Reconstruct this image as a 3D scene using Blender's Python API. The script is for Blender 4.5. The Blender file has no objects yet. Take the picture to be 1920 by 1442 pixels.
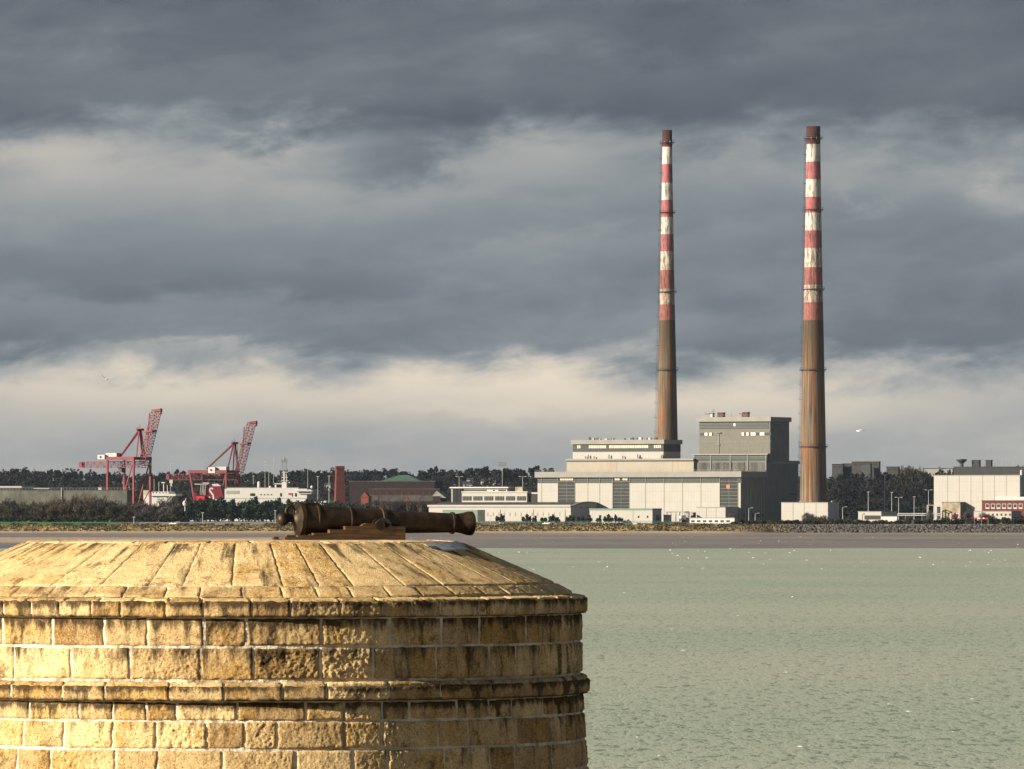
import bpy, bmesh, math, random
from mathutils import Vector, Matrix, noise, Quaternion
R = math.radians
PI = math.pi
F = 13000.0          # focal length in photo pixels (1920 wide)
CAMZ = 11.0
HY = 960.0           # horizon row
scene = bpy.context.scene
col = scene.collection
rnd = random.Random(7)

def at(px, py, Y):
    return Vector(((px-960)/F*Y, Y, CAMZ+(HY-py)/F*Y))
def X_(px, Y): return (px-960)/F*Y
def Z_(py, Y): return CAMZ+(HY-py)/F*Y

# ---------------------------------------------------------------- materials
class NT:
    def __init__(s, nt): s.nt = nt; s.n = nt.nodes; s.l = nt.links
    def node(s, t, **kw):
        n = s.n.new(t)
        for k, v in kw.items(): setattr(n, k, v)
        return n
    def put(s, sock, v):
        if v is None: return
        if isinstance(v, bpy.types.NodeSocket): s.l.new(v, sock)
        elif isinstance(v, (tuple, list)):
            sock.default_value = (*v, 1.0) if len(sock.default_value) == 4 and len(v) == 3 else v
        else: sock.default_value = v
    def m(s, op, a, b=None, c=None, clamp=False):
        n = s.node('ShaderNodeMath', operation=op); n.use_clamp = clamp
        s.put(n.inputs[0], a); s.put(n.inputs[1], b); s.put(n.inputs[2], c)
        return n.outputs[0]
    def comb(s, x, y, z):
        n = s.node('ShaderNodeCombineXYZ'); s.put(n.inputs[0], x); s.put(n.inputs[1], y); s.put(n.inputs[2], z); return n.outputs[0]
    def sep(s, v):
        n = s.node('ShaderNodeSeparateXYZ'); s.put(n.inputs[0], v); return n.outputs
    def noise(s, vec, scale=1, detail=4, rough=.55, dist=0):
        n = s.node('ShaderNodeTexNoise'); s.put(n.inputs['Vector'], vec)
        n.inputs['Scale'].default_value = scale; n.inputs['Detail'].default_value = detail
        n.inputs['Roughness'].default_value = rough; n.inputs['Distortion'].default_value = dist
        return n.outputs['Fac']
    def vscale(s, vec, sc):
        n = s.node('ShaderNodeMapping'); s.put(n.inputs['Vector'], vec); n.inputs['Scale'].default_value = sc; return n.outputs[0]
    def mix(s, f, a, b, mode='MIX'):
        n = s.node('ShaderNodeMix', data_type='RGBA', blend_type=mode); n.clamp_factor = True
        s.put(n.inputs[0], f); s.put(n.inputs[6], a); s.put(n.inputs[7], b); return n.outputs[2]
    def ramp(s, f, stops, interp='LINEAR'):
        n = s.node('ShaderNodeValToRGB'); s.put(n.inputs[0], f); cr = n.color_ramp; cr.interpolation = interp
        while len(cr.elements) < len(stops): cr.elements.new(.5)
        for e, (p, c) in zip(cr.elements, stops):
            e.position = p; e.color = (*c, 1) if len(c) == 3 else c
        return n.outputs[0]
    def rng(s, v, a, b, c=0, d=1, smooth=True):
        n = s.node('ShaderNodeMapRange', interpolation_type='SMOOTHSTEP' if smooth else 'LINEAR')
        s.put(n.inputs[0], v); n.inputs[1].default_value = a; n.inputs[2].default_value = b
        n.inputs[3].default_value = c; n.inputs[4].default_value = d; return n.outputs[0]

def newmat(name):
    m = bpy.data.materials.new(name); m.use_nodes = True
    t = NT(m.node_tree); b = m.node_tree.nodes['Principled BSDF']
    return m, t, b
def bump(t, b, h, strength=.5, dist=.05):
    n = t.node('ShaderNodeBump'); n.inputs['Strength'].default_value = strength; n.inputs['Distance'].default_value = dist
    t.put(n.inputs['Height'], h); t.l.new(n.outputs[0], b.inputs['Normal'])

def mat(name, c, rough=.7, var=.25, scale=.6, streak=0.0, streakc=(.1,.06,.03), streaks=(1.2,.12), metal=0, bmp=0, two=None, spec=.3):
    """generic weathered paint / cladding: noise variation plus vertical stain streaks in object-world space"""
    m, t, b = newmat(name)
    pos = t.node('ShaderNodeNewGeometry').outputs['Position']
    n1 = t.noise(pos, scale, 6, .6)
    f = t.rng(n1, .3, .7)
    c2 = two if two else tuple(v*(1-var) for v in c)
    out = t.mix(f, c2, c)
    if streak > 0:
        v = t.vscale(pos, (streaks[0], streaks[0], streaks[1]))
        n2 = t.noise(v, 1, 5, .6)
        g = t.m('MULTIPLY', t.rng(n2, .5, .72), streak)
        out = t.mix(g, out, streakc)
    t.l.new(out, b.inputs['Base Color'])
    b.inputs['Roughness'].default_value = rough; b.inputs['Metallic'].default_value = metal
    b.inputs['Specular IOR Level'].default_value = spec
    if bmp: bump(t, b, t.noise(pos, scale*3, 5), bmp, .3)
    return m

M = {}
M['cream'] = mat('cream_cladding', (.36,.36,.35), .7, .06, .12, .25, (.42,.33,.22), (.35,.03))
def seams(name, step, hstep, k):
    t = NT(M[name].node_tree); b = M[name].node_tree.nodes['Principled BSDF']
    src = b.inputs['Base Color'].links[0].from_socket
    x, y, z = t.sep(t.node('ShaderNodeTexCoord').outputs['Object'])
    f = t.m('MAXIMUM', t.m('LESS_THAN', t.m('FRACT', t.m('DIVIDE', x, step)), .09), t.m('MULTIPLY', t.m('LESS_THAN', t.m('FRACT', t.m('DIVIDE', z, hstep)), .035), .8))
    pan = t.node('ShaderNodeTexWhiteNoise', noise_dimensions='2D'); t.put(pan.inputs['Vector'], t.comb(t.m('FLOOR', t.m('DIVIDE', x, step)), t.m('FLOOR', t.m('DIVIDE', z, hstep)), 0))
    c = t.mix(t.m('MULTIPLY', pan.outputs['Value'], .10), src, (.2,.19,.17))
    t.l.new(t.mix(t.m('MULTIPLY', f, k), c, (.12,.11,.10)), b.inputs['Base Color'])
seams('cream', 1.6, 5.3, .22)
M['cream_rust'] = mat('cream_rusted_concrete', (.31,.29,.25), .8, .10, .15, .55, (.36,.20,.09), (.5,.03))
M['fascia'] = mat('fascia_concrete', (.245,.243,.24), .8, .12, .2, .25, (.25,.22,.18), (.4,.2))
M['grey'] = mat('grey_block', (.15,.149,.135), .85, .15, .5, .4, (.17,.16,.13), (.6,.05))
seams('grey', 2.1, 3.1, .25)
M['greyside'] = mat('grey_shaded_wall', (.19,.20,.205), .85, .2, .2, .4, (.13,.13,.12), (.6,.04))  # right side walls of the station, their shade put into this grey
seams('greyside', 2.4, 4.0, .3)
M['louvre'] = mat('dark_louvre', (.032,.042,.045), .5, .3, .6)
M['glass'] = mat('dark_glazing', (.025,.033,.038), .25, .5, .5, spec=.5)
M['mullion'] = mat('mullion', (.24,.25,.24), .7, .2, 1)
M['pane'] = mat('pale_pane', (.62,.52,.44), .4, .25, 1.5)
M['lit_pane'] = mat('white_pane', (.95,.85,.75), .3, .05, 2)  # near-white puts the lit look of the panes into the colour
M['steel'] = mat('dark_steel', (.06,.065,.075), .6, .3, 1)
M['galv'] = mat('galvanised', (.38,.40,.41), .5, .2, 1)
M['greysteel'] = mat('grey_steel', (.2,.22,.23), .6, .2, 1)
M['rustbox'] = mat('rusty_vent', (.10,.05,.045), .8, .4, 1)
M['roofdark'] = mat('dark_roof', (.075,.07,.07), .9, .45, .25, two=(.035,.032,.033))
M['white'] = mat('white_paint', (.42,.425,.43), .5, .08, .5, .2, (.45,.36,.28), (.8,.1))
M['red'] = mat('crane_red', (.19,.007,.021), .5, .35, .5)
M['red2'] = mat('crane_faded_red', (.15,.024,.034), .6, .3, .5)
M['redpaint'] = mat('ship_red', (.14,.012,.022), .4, .2, .3)
M['brightred'] = mat('bright_red', (.42,.02,.04), .4, .1, .5)
M['reddark'] = mat('dark_red', (.08,.02,.02), .6, .2, 1)
M['brick'] = mat('red_brick', (.14,.038,.03), .9, .45, 1.2, .4, (.12,.03,.025), (.5,.5))
M['brickdark'] = mat('dark_brick', (.02,.013,.015), .9, .45, .7)
M['brickmid'] = mat('weathered_brick', (.038,.016,.017), .9, .45, .9)
M['brickbright'] = mat('orange_brick', (.17,.045,.03), .9, .2, .8)
M['greenroof'] = mat('copper_roof', (.05,.115,.088), .7, .25, .5)
M['greendoor'] = mat('green_shutter', (.12,.19,.16), .6, .15, .5)
M['greenpaint'] = mat('green_paint', (.05,.20,.12), .6, .2, .8)
M['concrete'] = mat('weathered_concrete', (.17,.17,.155), .9, .5, .12, .6, (.07,.07,.06), (.25,.02))
M['oldconc'] = mat('stained_concrete', (.33,.29,.22), .9, .5, .3, .5, (.10,.09,.08), (.6,.2))
M['shade_end'] = mat('shaded_end_cladding', (.30,.33,.35), .7, .1, .2)  # right ends of the white buildings, shade put into the colour
M['farwall'] = mat('far_wall', (.05,.05,.055), .9, .2, .3)
M['farwhite'] = mat('far_white', (.28,.28,.27), .8, .2, .3)
M['farroof'] = mat('far_roof', (.04,.04,.042), .9, .3, .3)
M['rock'] = mat('armour_rock', (.13,.125,.125), .9, .6, .9, two=(.022,.022,.025), bmp=.6)
M['bark'] = mat('bark', (.06,.05,.045), .9, .3, 1)
M['foam'] = mat('foam', (.8,.8,.78), .8, .05, 1)
M['black'] = mat('black_paint', (.02,.02,.02), .6, .2, 1)
M['gull_white'] = mat('gull_white', (.85,.82,.78), .7, .03, 4)
M['gull_grey'] = mat('gull_grey', (.30,.31,.33), .7, .1, 4)
M['gull_black'] = mat('gull_black', (.03,.03,.03), .7, .1, 4)
M['beak'] = mat('beak_yellow', (.6,.35,.05), .5, .1, 4)

def leafmat(name, c1, c2, sc=.35):
    m, t, b = newmat(name)
    g = t.node('ShaderNodeNewGeometry')
    oi = t.node('ShaderNodeObjectInfo').outputs['Random']
    n1 = t.noise(g.outputs['Position'], sc, 5, .6)
    f = t.rng(t.m('ADD', n1, t.m('MULTIPLY', t.m('SUBTRACT', oi, .5), .25)), .32, .68)
    t.l.new(t.mix(f, c1, c2), b.inputs['Base Color'])
    b.inputs['Roughness'].default_value = .85; b.inputs['Specular IOR Level'].default_value = .15
    return m
M['leaf_dark'] = leafmat('evergreen_leaves', (.007,.02,.015), (.018,.036,.024))
M['leaf_brown'] = leafmat('brown_twigs', (.025,.026,.022), (.075,.058,.04), .12)
M['leaf_grey'] = leafmat('grey_twigs', (.045,.042,.04), (.11,.095,.085), .2)
M['leaf_far'] = leafmat('far_leaves', (.002,.005,.007), (.009,.014,.016), .03)  # cloud shade over the far land is put into this dark colour
M['leaf_farbrown'] = leafmat('far_twigs', (.010,.010,.011), (.028,.024,.023), .05)
M['leaf_olive'] = leafmat('olive_leaves', (.015,.02,.012), (.04,.04,.024), .2)
M['drygrass'] = leafmat('dry_grass', (.07,.065,.03), (.36,.25,.12), .12)

# ---------------------------------------------------------------- mesh builder
class MB:
    def __init__(s): s.v = []; s.f = []; s.m = []; s.mi = 0; s.mats = []
    def use(s, m):
        if m not in s.mats: s.mats.append(m)
        s.mi = s.mats.index(m); return s
    def add(s, vs, fs):
        o = len(s.v); s.v += [tuple(v) for v in vs]
        for f in fs: s.f.append(tuple(i+o for i in f)); s.m.append(s.mi)
        return s
    def box(s, x0, x1, y0, y1, z0, z1):
        v = [(x0,y0,z0),(x1,y0,z0),(x1,y1,z0),(x0,y1,z0),(x0,y0,z1),(x1,y0,z1),(x1,y1,z1),(x0,y1,z1)]
        return s.add(v, [(0,3,2,1),(4,5,6,7),(0,1,5,4),(1,2,6,5),(2,3,7,6),(3,0,4,7)])
    def bar(s, a, b, w, h=None, up=Vector((0,0,1))):
        a = Vector(a); b = Vector(b); d = (b-a)
        if d.length < 1e-6: return s
        d.normalize(); h = h or w
        if abs(d.dot(up)) > .99: up = Vector((1,0,0))
        x = d.cross(up).normalized()*w/2; y = x.cross(d).normalized()*h/2
        v = [a-x-y, a+x-y, a+x+y, a-x+y, b-x-y, b+x-y, b+x+y, b-x+y]
        return s.add(v, [(0,3,2,1),(4,5,6,7),(0,1,5,4),(1,2,6,5),(2,3,7,6),(3,0,4,7)])
    def tube(s, a, b, r0, r1=None, n=8, cap=True):
        a = Vector(a); b = Vector(b); r1 = r0 if r1 is None else r1
        d = (b-a).normalized(); up = Vector((0,0,1)) if abs(d.z) < .95 else Vector((1,0,0))
        x = d.cross(up).normalized(); y = x.cross(d)
        vs = []
        for c, r in ((a, r0), (b, r1)):
            for i in range(n):
                t = 2*PI*i/n; vs.append(c+x*math.cos(t)*r+y*math.sin(t)*r)
        fs = [(i, i+n, (i+1)%n+n, (i+1)%n) for i in range(n)]
        if cap: fs += [tuple(range(n)), tuple(range(2*n-1, n-1, -1))]
        return s.add(vs, fs)
    def lathe(s, prof, n=48, origin=(0,0,0), axis='Z'):
        o = Vector(origin); vs = []
        for r, z in prof:
            for i in range(n):
                t = 2*PI*i/n
                p = Vector((r*math.cos(t), r*math.sin(t), z))
                if axis == 'X': p = Vector((z, r*math.cos(t), r*math.sin(t)))
                vs.append(o+p)
        fs = []
        for k in range(len(prof)-1):
            for i in range(n):
                j = (i+1) % n
                fs.append((k*n+i, k*n+j, (k+1)*n+j, (k+1)*n+i))
        return s.add(vs, fs)
    def sphere(s, c, r, nu=14, nv=9):
        rr = (r, r, r) if not isinstance(r, (tuple, list)) else r
        c = Vector(c); vs = []
        for j in range(nv+1):
            ph = PI*j/nv
            for i in range(nu):
                t = 2*PI*i/nu
                vs.append(c+Vector((rr[0]*math.sin(ph)*math.cos(t), rr[1]*math.sin(ph)*math.sin(t), rr[2]*math.cos(ph))))
        fs = [(j*nu+i, (j+1)*nu+i, (j+1)*nu+(i+1)%nu, j*nu+(i+1)%nu) for j in range(nv) for i in range(nu)]
        return s.add(vs, fs)
    def prism(s, pts, y0, y1):
        """extrude an xz outline along y"""
        n = len(pts)
        vs = [(x, y0, z) for x, z in pts]+[(x, y1, z) for x, z in pts]
        fs = [tuple(range(n)), tuple(range(2*n-1, n-1, -1))]+[(i, i+n, (i+1)%n+n, (i+1)%n) for i in range(n)]
        return s.add(vs, fs)
    def quad(s, c, u, v):
        return s.add([c-u-v, c+u-v, c+u+v, c-u+v], [(0,1,2,3)])
    def build(s, name, parent=None, m=None, smooth=False, loc=None, fix=False):
        me = bpy.data.meshes.new(name); me.from_pydata(s.v, [], s.f)
        if m is not None: me.materials.append(m)
        else:
            for x in s.mats: me.materials.append(x)
            me.polygons.foreach_set('material_index', s.m)
        if fix:
            b = bmesh.new(); b.from_mesh(me); bmesh.ops.recalc_face_normals(b, faces=b.faces); b.to_mesh(me); b.free()
        if smooth: me.polygons.foreach_set('use_smooth', [True]*len(me.polygons))
        me.update()
        o = bpy.data.objects.new(name, me); col.objects.link(o)
        if parent: o.parent = parent
        if loc is not None: o.location = loc
        return o

def tag(o, label=None, cat=None, group=None, kind=None):
    if label: o['label'] = label
    if cat: o['category'] = cat
    if group: o['group'] = group
    if kind: o['kind'] = kind
    return o
def empty(name, loc, rz=0, label=None, cat=None, group=None):
    o = bpy.data.objects.new(name, None); col.objects.link(o)
    o.location = loc; o.rotation_euler = (0, 0, rz); o.empty_display_size = .5
    return tag(o, label, cat, group)
def copy_tree(o, parent=None):
    c = o.copy(); col.objects.link(c); c.parent = parent
    for ch in [x for x in o.children]: copy_tree(ch, c)
    return c

class Site:
    """local frame of a rotated building: s runs right along its front, t runs back, z up"""
    def __init__(s, px, Y, th, zb):
        s.O = Vector((X_(px, Y), Y, zb)); s.th = th; s.c = math.cos(th); s.n = math.sin(th)
    def s_of(s, px, t=0):
        k = (px-960)/F
        return (k*(s.O.y+t*s.c)-s.O.x-t*s.n)/(s.c+k*s.n)
    def t_of(s, px, ss):
        k = (px-960)/F
        return (k*(s.O.y-ss*s.n)-s.O.x-ss*s.c)/(s.n-k*s.c)
    def z_of(s, py, ss=0, t=0):
        return Z_(py, s.O.y-ss*s.n+t*s.c)-s.O.z
    def empty(s, name, label, cat, group=None):
        return empty(name, s.O, -s.th, label, cat, group)

TH = R(25)
LAND = 5.8

# ================================================================= camera, light, sky
cam_d = bpy.data.cameras.new('camera'); cam = bpy.data.objects.new('camera', cam_d); col.objects.link(cam)
cam.location = (0, 0, CAMZ); cam.rotation_euler = (PI/2, 0, 0)
cam_d.sensor_width = 36; cam_d.lens = F/1920*36; cam_d.shift_y = (HY-721)/1920
cam_d.clip_start = .5; cam_d.clip_end = 40000
scene.camera = cam
AZ = R(65); EL = R(19)
sd = Vector((-math.sin(AZ)*math.cos(EL), -math.cos(AZ)*math.cos(EL), math.sin(EL)))
sun_d = bpy.data.lights.new('sun', 'SUN'); sun_d.energy = 5.0; sun_d.angle = R(.5); sun_d.color = (1, .86, .66)
sun = bpy.data.objects.new('sun', sun_d); col.objects.link(sun); sun.rotation_euler = sd.to_track_quat('Z', 'Y').to_euler()
sun.location = (0, 0, 60)

w = bpy.data.worlds.new('World'); scene.world = w; w.use_nodes = True
t = NT(w.node_tree); bg = w.node_tree.nodes['Background']
sky = t.node('ShaderNodeTexSky', sky_type='NISHITA'); sky.sun_disc = False
sky.sun_elevation = EL; sky.sun_rotation = PI+AZ; sky.air_density = 1; sky.dust_density = 1.5
gen = t.node('ShaderNodeTexCoord').outputs['Generated']
dx, dy, dz = t.sep(gen)
U = t.m('ADD', t.m('MULTIPLY', t.m('ARCTAN2', dx, dy), 13.0), .96)           # thousandths of a photo pixel: angular, so the same from any place
V = t.m('SUBTRACT', .96, t.m('MULTIPLY', t.m('ARCSINE', dz), 13.0))
# shear so that streaks climb gently to the right
sh = t.m('ADD', V, t.m('MULTIPLY', U, .10))
c1 = t.comb(t.m('MULTIPLY', U, 1.3), t.m('MULTIPLY', sh, 4.2), 0)
n_big = t.noise(c1, 1.0, 3, .5)
c2 = t.comb(t.m('MULTIPLY', U, 3.5), t.m('MULTIPLY', sh, 11), 3.1)
n_mid = t.noise(c2, 1.0, 9, .58, .25)
c3 = t.comb(t.m('MULTIPLY', U, 6), t.m('MULTIPLY', V, 13), 7.7)
n_wisp = t.noise(c3, 1.0, 7, .60, .35)
Uw = t.m('ADD', U, t.m('MULTIPLY', t.m('SUBTRACT', n_wisp, .5), .30))
Vw = t.m('ADD', V, t.m('ADD', t.m('MULTIPLY', t.m('SUBTRACT', n_mid, .5), .13), t.m('MULTIPLY', t.m('SUBTRACT', n_wisp, .5), .10)))
# vertical profile of the overcast
prof = t.ramp(t.m('MULTIPLY', t.m('ADD', Vw, 1.0), .5, clamp=True), [
    (.0, (.05,)*3), (.42, (.05,)*3), (.50, (.18,)*3), (.56, (.20,)*3), (.60, (.13,)*3), (.635, (.36,)*3), (.68, (.36,)*3),
    (.725, (.32,)*3), (.78, (.28,)*3), (.82, (.29,)*3), (.845, (.56,)*3), (.865, (.68,)*3), (.89, (.66,)*3), (.915, (.61,)*3), (.95, (.56,)*3), (1., (.55,)*3)])
def blob(u, v, su, sv, a, slope=0):
    du = t.m('SUBTRACT', Uw, u)
    dv = t.m('SUBTRACT', t.m('SUBTRACT', Vw, v), t.m('MULTIPLY', du, slope))
    e = t.m('ADD', t.m('POWER', t.m('DIVIDE', t.m('ABSOLUTE', du), su), 2.0), t.m('POWER', t.m('DIVIDE', t.m('ABSOLUTE', dv), sv), 2.0))
    return t.m('MULTIPLY', t.m('EXPONENT', t.m('MULTIPLY', e, -1.0)), a)
acc = t.rng(prof, 0, 1, 0, 1, False)
for b in [(.20,.31,.46,.085,.26,.02),(.05,.27,.2,.04,.08,0), (.56,.27,.13,.035,.16,-.25), (.99,.27,.17,.05,.22,-.1), (.80,.36,.50,.045,.13,-.12), (1.65,.33,.45,.05,.12,.03),
          (1.9,.38,.07,.03,.22,0), (1.6,.385,.07,.015,.10,-.2), (.74,.295,.10,.04,-.13,-.3), (.25,.14,.5,.05,.06,.05), (1.6,.12,.7,.12,-.05,0),
          (1.25,.13,.35,.03,.05,-.1), (.2,.42,.5,.04,.02,0), (1.1,.46,.4,.02,.06,-.1), (.3,.57,.4,.02,.05,.0), (.3,.53,.6,.025,-.05,.0), (1.3,.60,.3,.02,.02,0),
          (.45,.73,.5,.045,.20,.0), (1.0,.72,.35,.05,.17,.08), (.88,.775,.2,.015,.08,0), (1.75,.715,.25,.05,.08,-.05), (1.45,.76,.3,.03,.12,0), (1.5,.66,.3,.03,-.12,0), (.02,.64,.15,.04,-.1,0), (.35,.655,.2,.012,.10,0.05)]:
    acc = t.m('ADD', acc, blob(*b))
det = t.m('ADD', t.m('MULTIPLY', t.m('SUBTRACT', n_big, .5), .36), t.m('ADD', t.m('MULTIPLY', t.m('SUBTRACT', n_mid, .5), .38), t.m('MULTIPLY', t.m('SUBTRACT', n_wisp, .5), .24)))
acc = t.m('ADD', acc, det)
cloud = t.ramp(acc, [(0, (.075,.088,.11)), (.2, (.125,.145,.17)), (.4, (.20,.228,.246)), (.6, (.335,.338,.33)), (.8, (.52,.475,.405)), (1, (.69,.60,.475))])
cl10 = t.node('ShaderNodeVectorMath', operation='SCALE'); t.l.new(cloud, cl10.inputs[0]); cl10.inputs['Scale'].default_value = 10
# overhead and behind the camera the cloud breaks and clear sky shows
brk = t.m('MULTIPLY', t.rng(dy, .2, -.3), t.rng(n_big, .4, .6))
out = t.mix(t.m('MULTIPLY', brk, .5), cl10.outputs[0], sky.outputs[0])
t.l.new(out, bg.inputs['Color']); bg.inputs['Strength'].default_value = .057

vs_ = scene.view_settings; vs_.view_transform = 'Standard'; vs_.look = 'None'; vs_.gamma = 1; vs_.exposure = 1.05
scene.render.engine = 'CYCLES'
scene.cycles.volume_step_rate = 1

# ================================================================= setting: sea, sand, land
def water_mat():
    m, t, b = newmat('sea_water')
    pos = t.node('ShaderNodeNewGeometry').outputs['Position']
    x, y, z = t.sep(pos)
    p1 = t.comb(t.m('MULTIPLY', x, 1.7), t.m('MULTIPLY', y, .27), 0)
    n1 = t.noise(p1, 1, 6, .62, .8)
    p2 = t.comb(t.m('MULTIPLY', x, 4.5), t.m('MULTIPLY', y, .8), 2)
    n2 = t.noise(p2, 1, 4, .6, .5)
    p3 = t.comb(t.m('MULTIPLY', x, .008), t.m('MULTIPLY', y, .006), 5)
    n3 = t.noise(p3, 1, 4, .55, .4)
    h0 = t.m('ADD', t.m('MULTIPLY', n1, .65), t.m('MULTIPLY', n2, .35))
    h = t.m('ADD', h0, t.m('MULTIPLY', t.m('SUBTRACT', n3, .5), .09))
    silt_sheen = t.mix(t.rng(n3, .35, .65), (.385,.445,.345), (.435,.465,.375))  # silt tint, with sky reflection and wind lanes put into the colour
    c = t.mix(t.rng(h, .485, .395), silt_sheen, (.16,.21,.14))  # dark side of the ripples painted in by wave height
    t.l.new(c, b.inputs['Base Color'])
    b.inputs['Roughness'].default_value = .35; b.inputs['IOR'].default_value = 1.33
    b.inputs['Specular IOR Level'].default_value = .35
    bump(t, b, h, .35, .3)
    return m
xs = [-5200, -1500, -400, 0, 400, 1500, 5200]; ysz = [-200, 90, 200, 400, 800, 1600, 2600, 3600, 6000, 9800]
b_ = MB()
vs = [(x, y, 0) for y in ysz for x in xs]; nx = len(xs)
b_.add(vs, [(j*nx+i, j*nx+i+1, (j+1)*nx+i+1, (j+1)*nx+i) for j in range(len(ysz)-1) for i in range(nx-1)])
tag(b_.build('sea', m=water_mat()), kind='structure')

def sand_mat():
    m, t, b = newmat('wet_sand')
    pos = t.node('ShaderNodeNewGeometry').outputs['Position']
    x, y, z = t.sep(pos)
    p = t.comb(t.m('MULTIPLY', x, .004), t.m('MULTIPLY', y, .02), 0)
    n = t.noise(p, 1, 7, .6, .5)
    yy = t.m('ADD', y, t.m('MULTIPLY', t.m('SUBTRACT', n, .5), 900))
    f = t.rng(yy, 2100, 3600, 0, 1, False)
    c = t.ramp(f, [(0, (.17,.175,.17)), (.25, (.22,.20,.19)), (.42, (.18,.168,.16)), (.55, (.29,.25,.215)), (.68, (.175,.16,.15)), (.80, (.27,.225,.19)), (.93, (.30,.25,.20)), (1, (.42,.33,.24))])
    # a paler dry bar to the left
    bar_ = t.m('MULTIPLY', t.rng(x, -50, -100), t.m('MULTIPLY', t.rng(y, 2400, 2520), t.rng(y, 3010, 2900)))
    c = t.mix(t.m('MULTIPLY', bar_, .9), c, (.62,.47,.32))
    q = t.noise(t.comb(t.m('MULTIPLY', x, .25), t.m('MULTIPLY', y, .05), 0), 1, 5, .65)
    c = t.mix(t.rng(q, .35, .65, 0, .5), c, (.13,.12,.125))
    t.l.new(c, b.inputs['Base Color'])
    pool = t.noise(t.comb(t.m('MULTIPLY', x, .010), t.m('MULTIPLY', y, .03), 9), 1, 6, .6)
    wet = t.rng(pool, .50, .58)
    c2_ = t.mix(t.m('MULTIPLY', wet, .55), b.inputs['Base Color'].links[0].from_socket, (.09,.09,.10))
    weed = t.noise(t.comb(t.m('MULTIPLY', x, .03), t.m('MULTIPLY', y, .012), 4), 1, 7, .7)
    c2_ = t.mix(t.m('MULTIPLY', t.rng(weed, .54, .62), .45), c2_, (.30,.24,.19))
    t.l.new(c2_, b.inputs['Base Color'])
    t.l.new(t.rng(wet, 0, 1, .6, .3), b.inputs['Roughness'])
    bump(t, b, q, .25, .2)
    return m
b_ = MB()
xs = [-2600+i*40 for i in range(131)]; ysz = [2060, 2105, 2200, 2500, 3000, 3400, 3560, 3590]
def near_edge(x): return 90*noise.noise((x*.006, 0, 1))+45*noise.noise((x*.03, 3, 1))
vs = []
for j, y in enumerate(ysz):
    for x in xs:
        yy = y+(near_edge(x) if j < 3 else 0)
        vs.append((x, yy, [-.6, .02, .06, .10, .14, .2, .3, .4][j]))
nx = len(xs)
b_.add(vs, [(j*nx+i, j*nx+i+1, (j+1)*nx+i+1, (j+1)*nx+i) for j in range(len(ysz)-1) for i in range(nx-1)])
tag(b_.build('sand_flat', m=sand_mat()), kind='structure')
# low wet pool in front of the sand to the left is the sea itself

def sm(a, b, x):
    if a == b: return float(x > a)
    k = max(0., min(1., (x-a)/(b-a))); return k*k*(3-2*k)
def ridge(x):          # far ridge height by lateral position
    px = 960+x/6000*F
    base = 37+4*noise.noise((px*.004, 1.3, 0))+2.2*noise.noise((px*.013, 4.3, 0))
    base += 4*sm(1650, 1850, px)
    base -= 3*sm(850, 1000, px)*(1-sm(1500, 1650, px))
    return base
def land_z(x, y):
    n = noise.noise((x*.03, y*.08, 0))
    z = .2+3.8*sm(3572, 3594, y+4*noise.noise((x*.02, 0, 7)))+1.8*sm(3596, 3648, y)+.35*n*sm(3572, 3590, y)
    if y > 4350: z += (ridge(x)-LAND)*sm(4350, 6000, y)
    if y > 6100: z -= 10*sm(6100, 8000, y)
    if x < -60 and x > -900 and 3905 < y < 4075:
        z = -2
    return z
def land_mat():
    m, t, b = newmat('land_ground')
    pos = t.node('ShaderNodeNewGeometry').outputs['Position']
    x, y, z = t.sep(pos)
    n = t.noise(t.vscale(pos, (.06,.2,.3)), 1, 7, .65)
    dry = t.mix(t.rng(n, .35, .65), (.20,.16,.08), (.44,.33,.19))
    sandc = t.mix(t.rng(n, .4, .6), (.42,.31,.21), (.30,.24,.18))
    dry = t.mix(t.rng(z, .5, 1.6), sandc, dry)
    lawn = t.mix(t.rng(n, .35, .65), (.035,.13,.055), (.07,.20,.08))
    lm = t.m('MULTIPLY', t.rng(x, X_(222, 3620), X_(212, 3620)), t.rng(y, 3597, 3601))
    yard = t.mix(t.rng(n, .4, .6), (.10,.10,.09), (.14,.13,.10))
    rk = t.m('MULTIPLY', t.rng(x, X_(1330, 3590), X_(1460, 3590)), t.rng(y, 3597, 3595))
    dry = t.mix(rk, dry, (.03,.03,.028))
    c = t.mix(t.rng(y, 3598, 3606), dry, yard)
    c = t.mix(lm, c, lawn)
    hill = t.mix(t.rng(n, .4, .6), (.01,.014,.013), (.02,.024,.02))
    c = t.mix(t.rng(y, 4250, 4400), c, hill)
    t.l.new(c, b.inputs['Base Color']); b.inputs['Roughness'].default_value = .95; b.inputs['Specular IOR Level'].default_value = .1
    bump(t, b, n, .6, .5)
    return m
b_ = MB()
xs = sorted(set([-2600+i*100 for i in range(53)]+[-420+i*4 for i in range(211)]))
ysz = [3568, 3572, 3576, 3580, 3584, 3588, 3592, 3596, 3602, 3612, 3625, 3640, 3655, 3700, 3800, 3899, 3905.5, 4074, 4081, 4200, 4350]+[4450+i*130 for i in range(13)]+[6100, 6500, 7000, 7600, 8200]
vs = [(x, y, land_z(x, y)) for y in ysz for x in xs]; nx = len(xs)
b_.add(vs, [(j*nx+i, j*nx+i+1, (j+1)*nx+i+1, (j+1)*nx+i) for j in range(len(ysz)-1) for i in range(nx-1)])
tag(b_.build('land', m=land_mat(), smooth=True), kind='structure')

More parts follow.
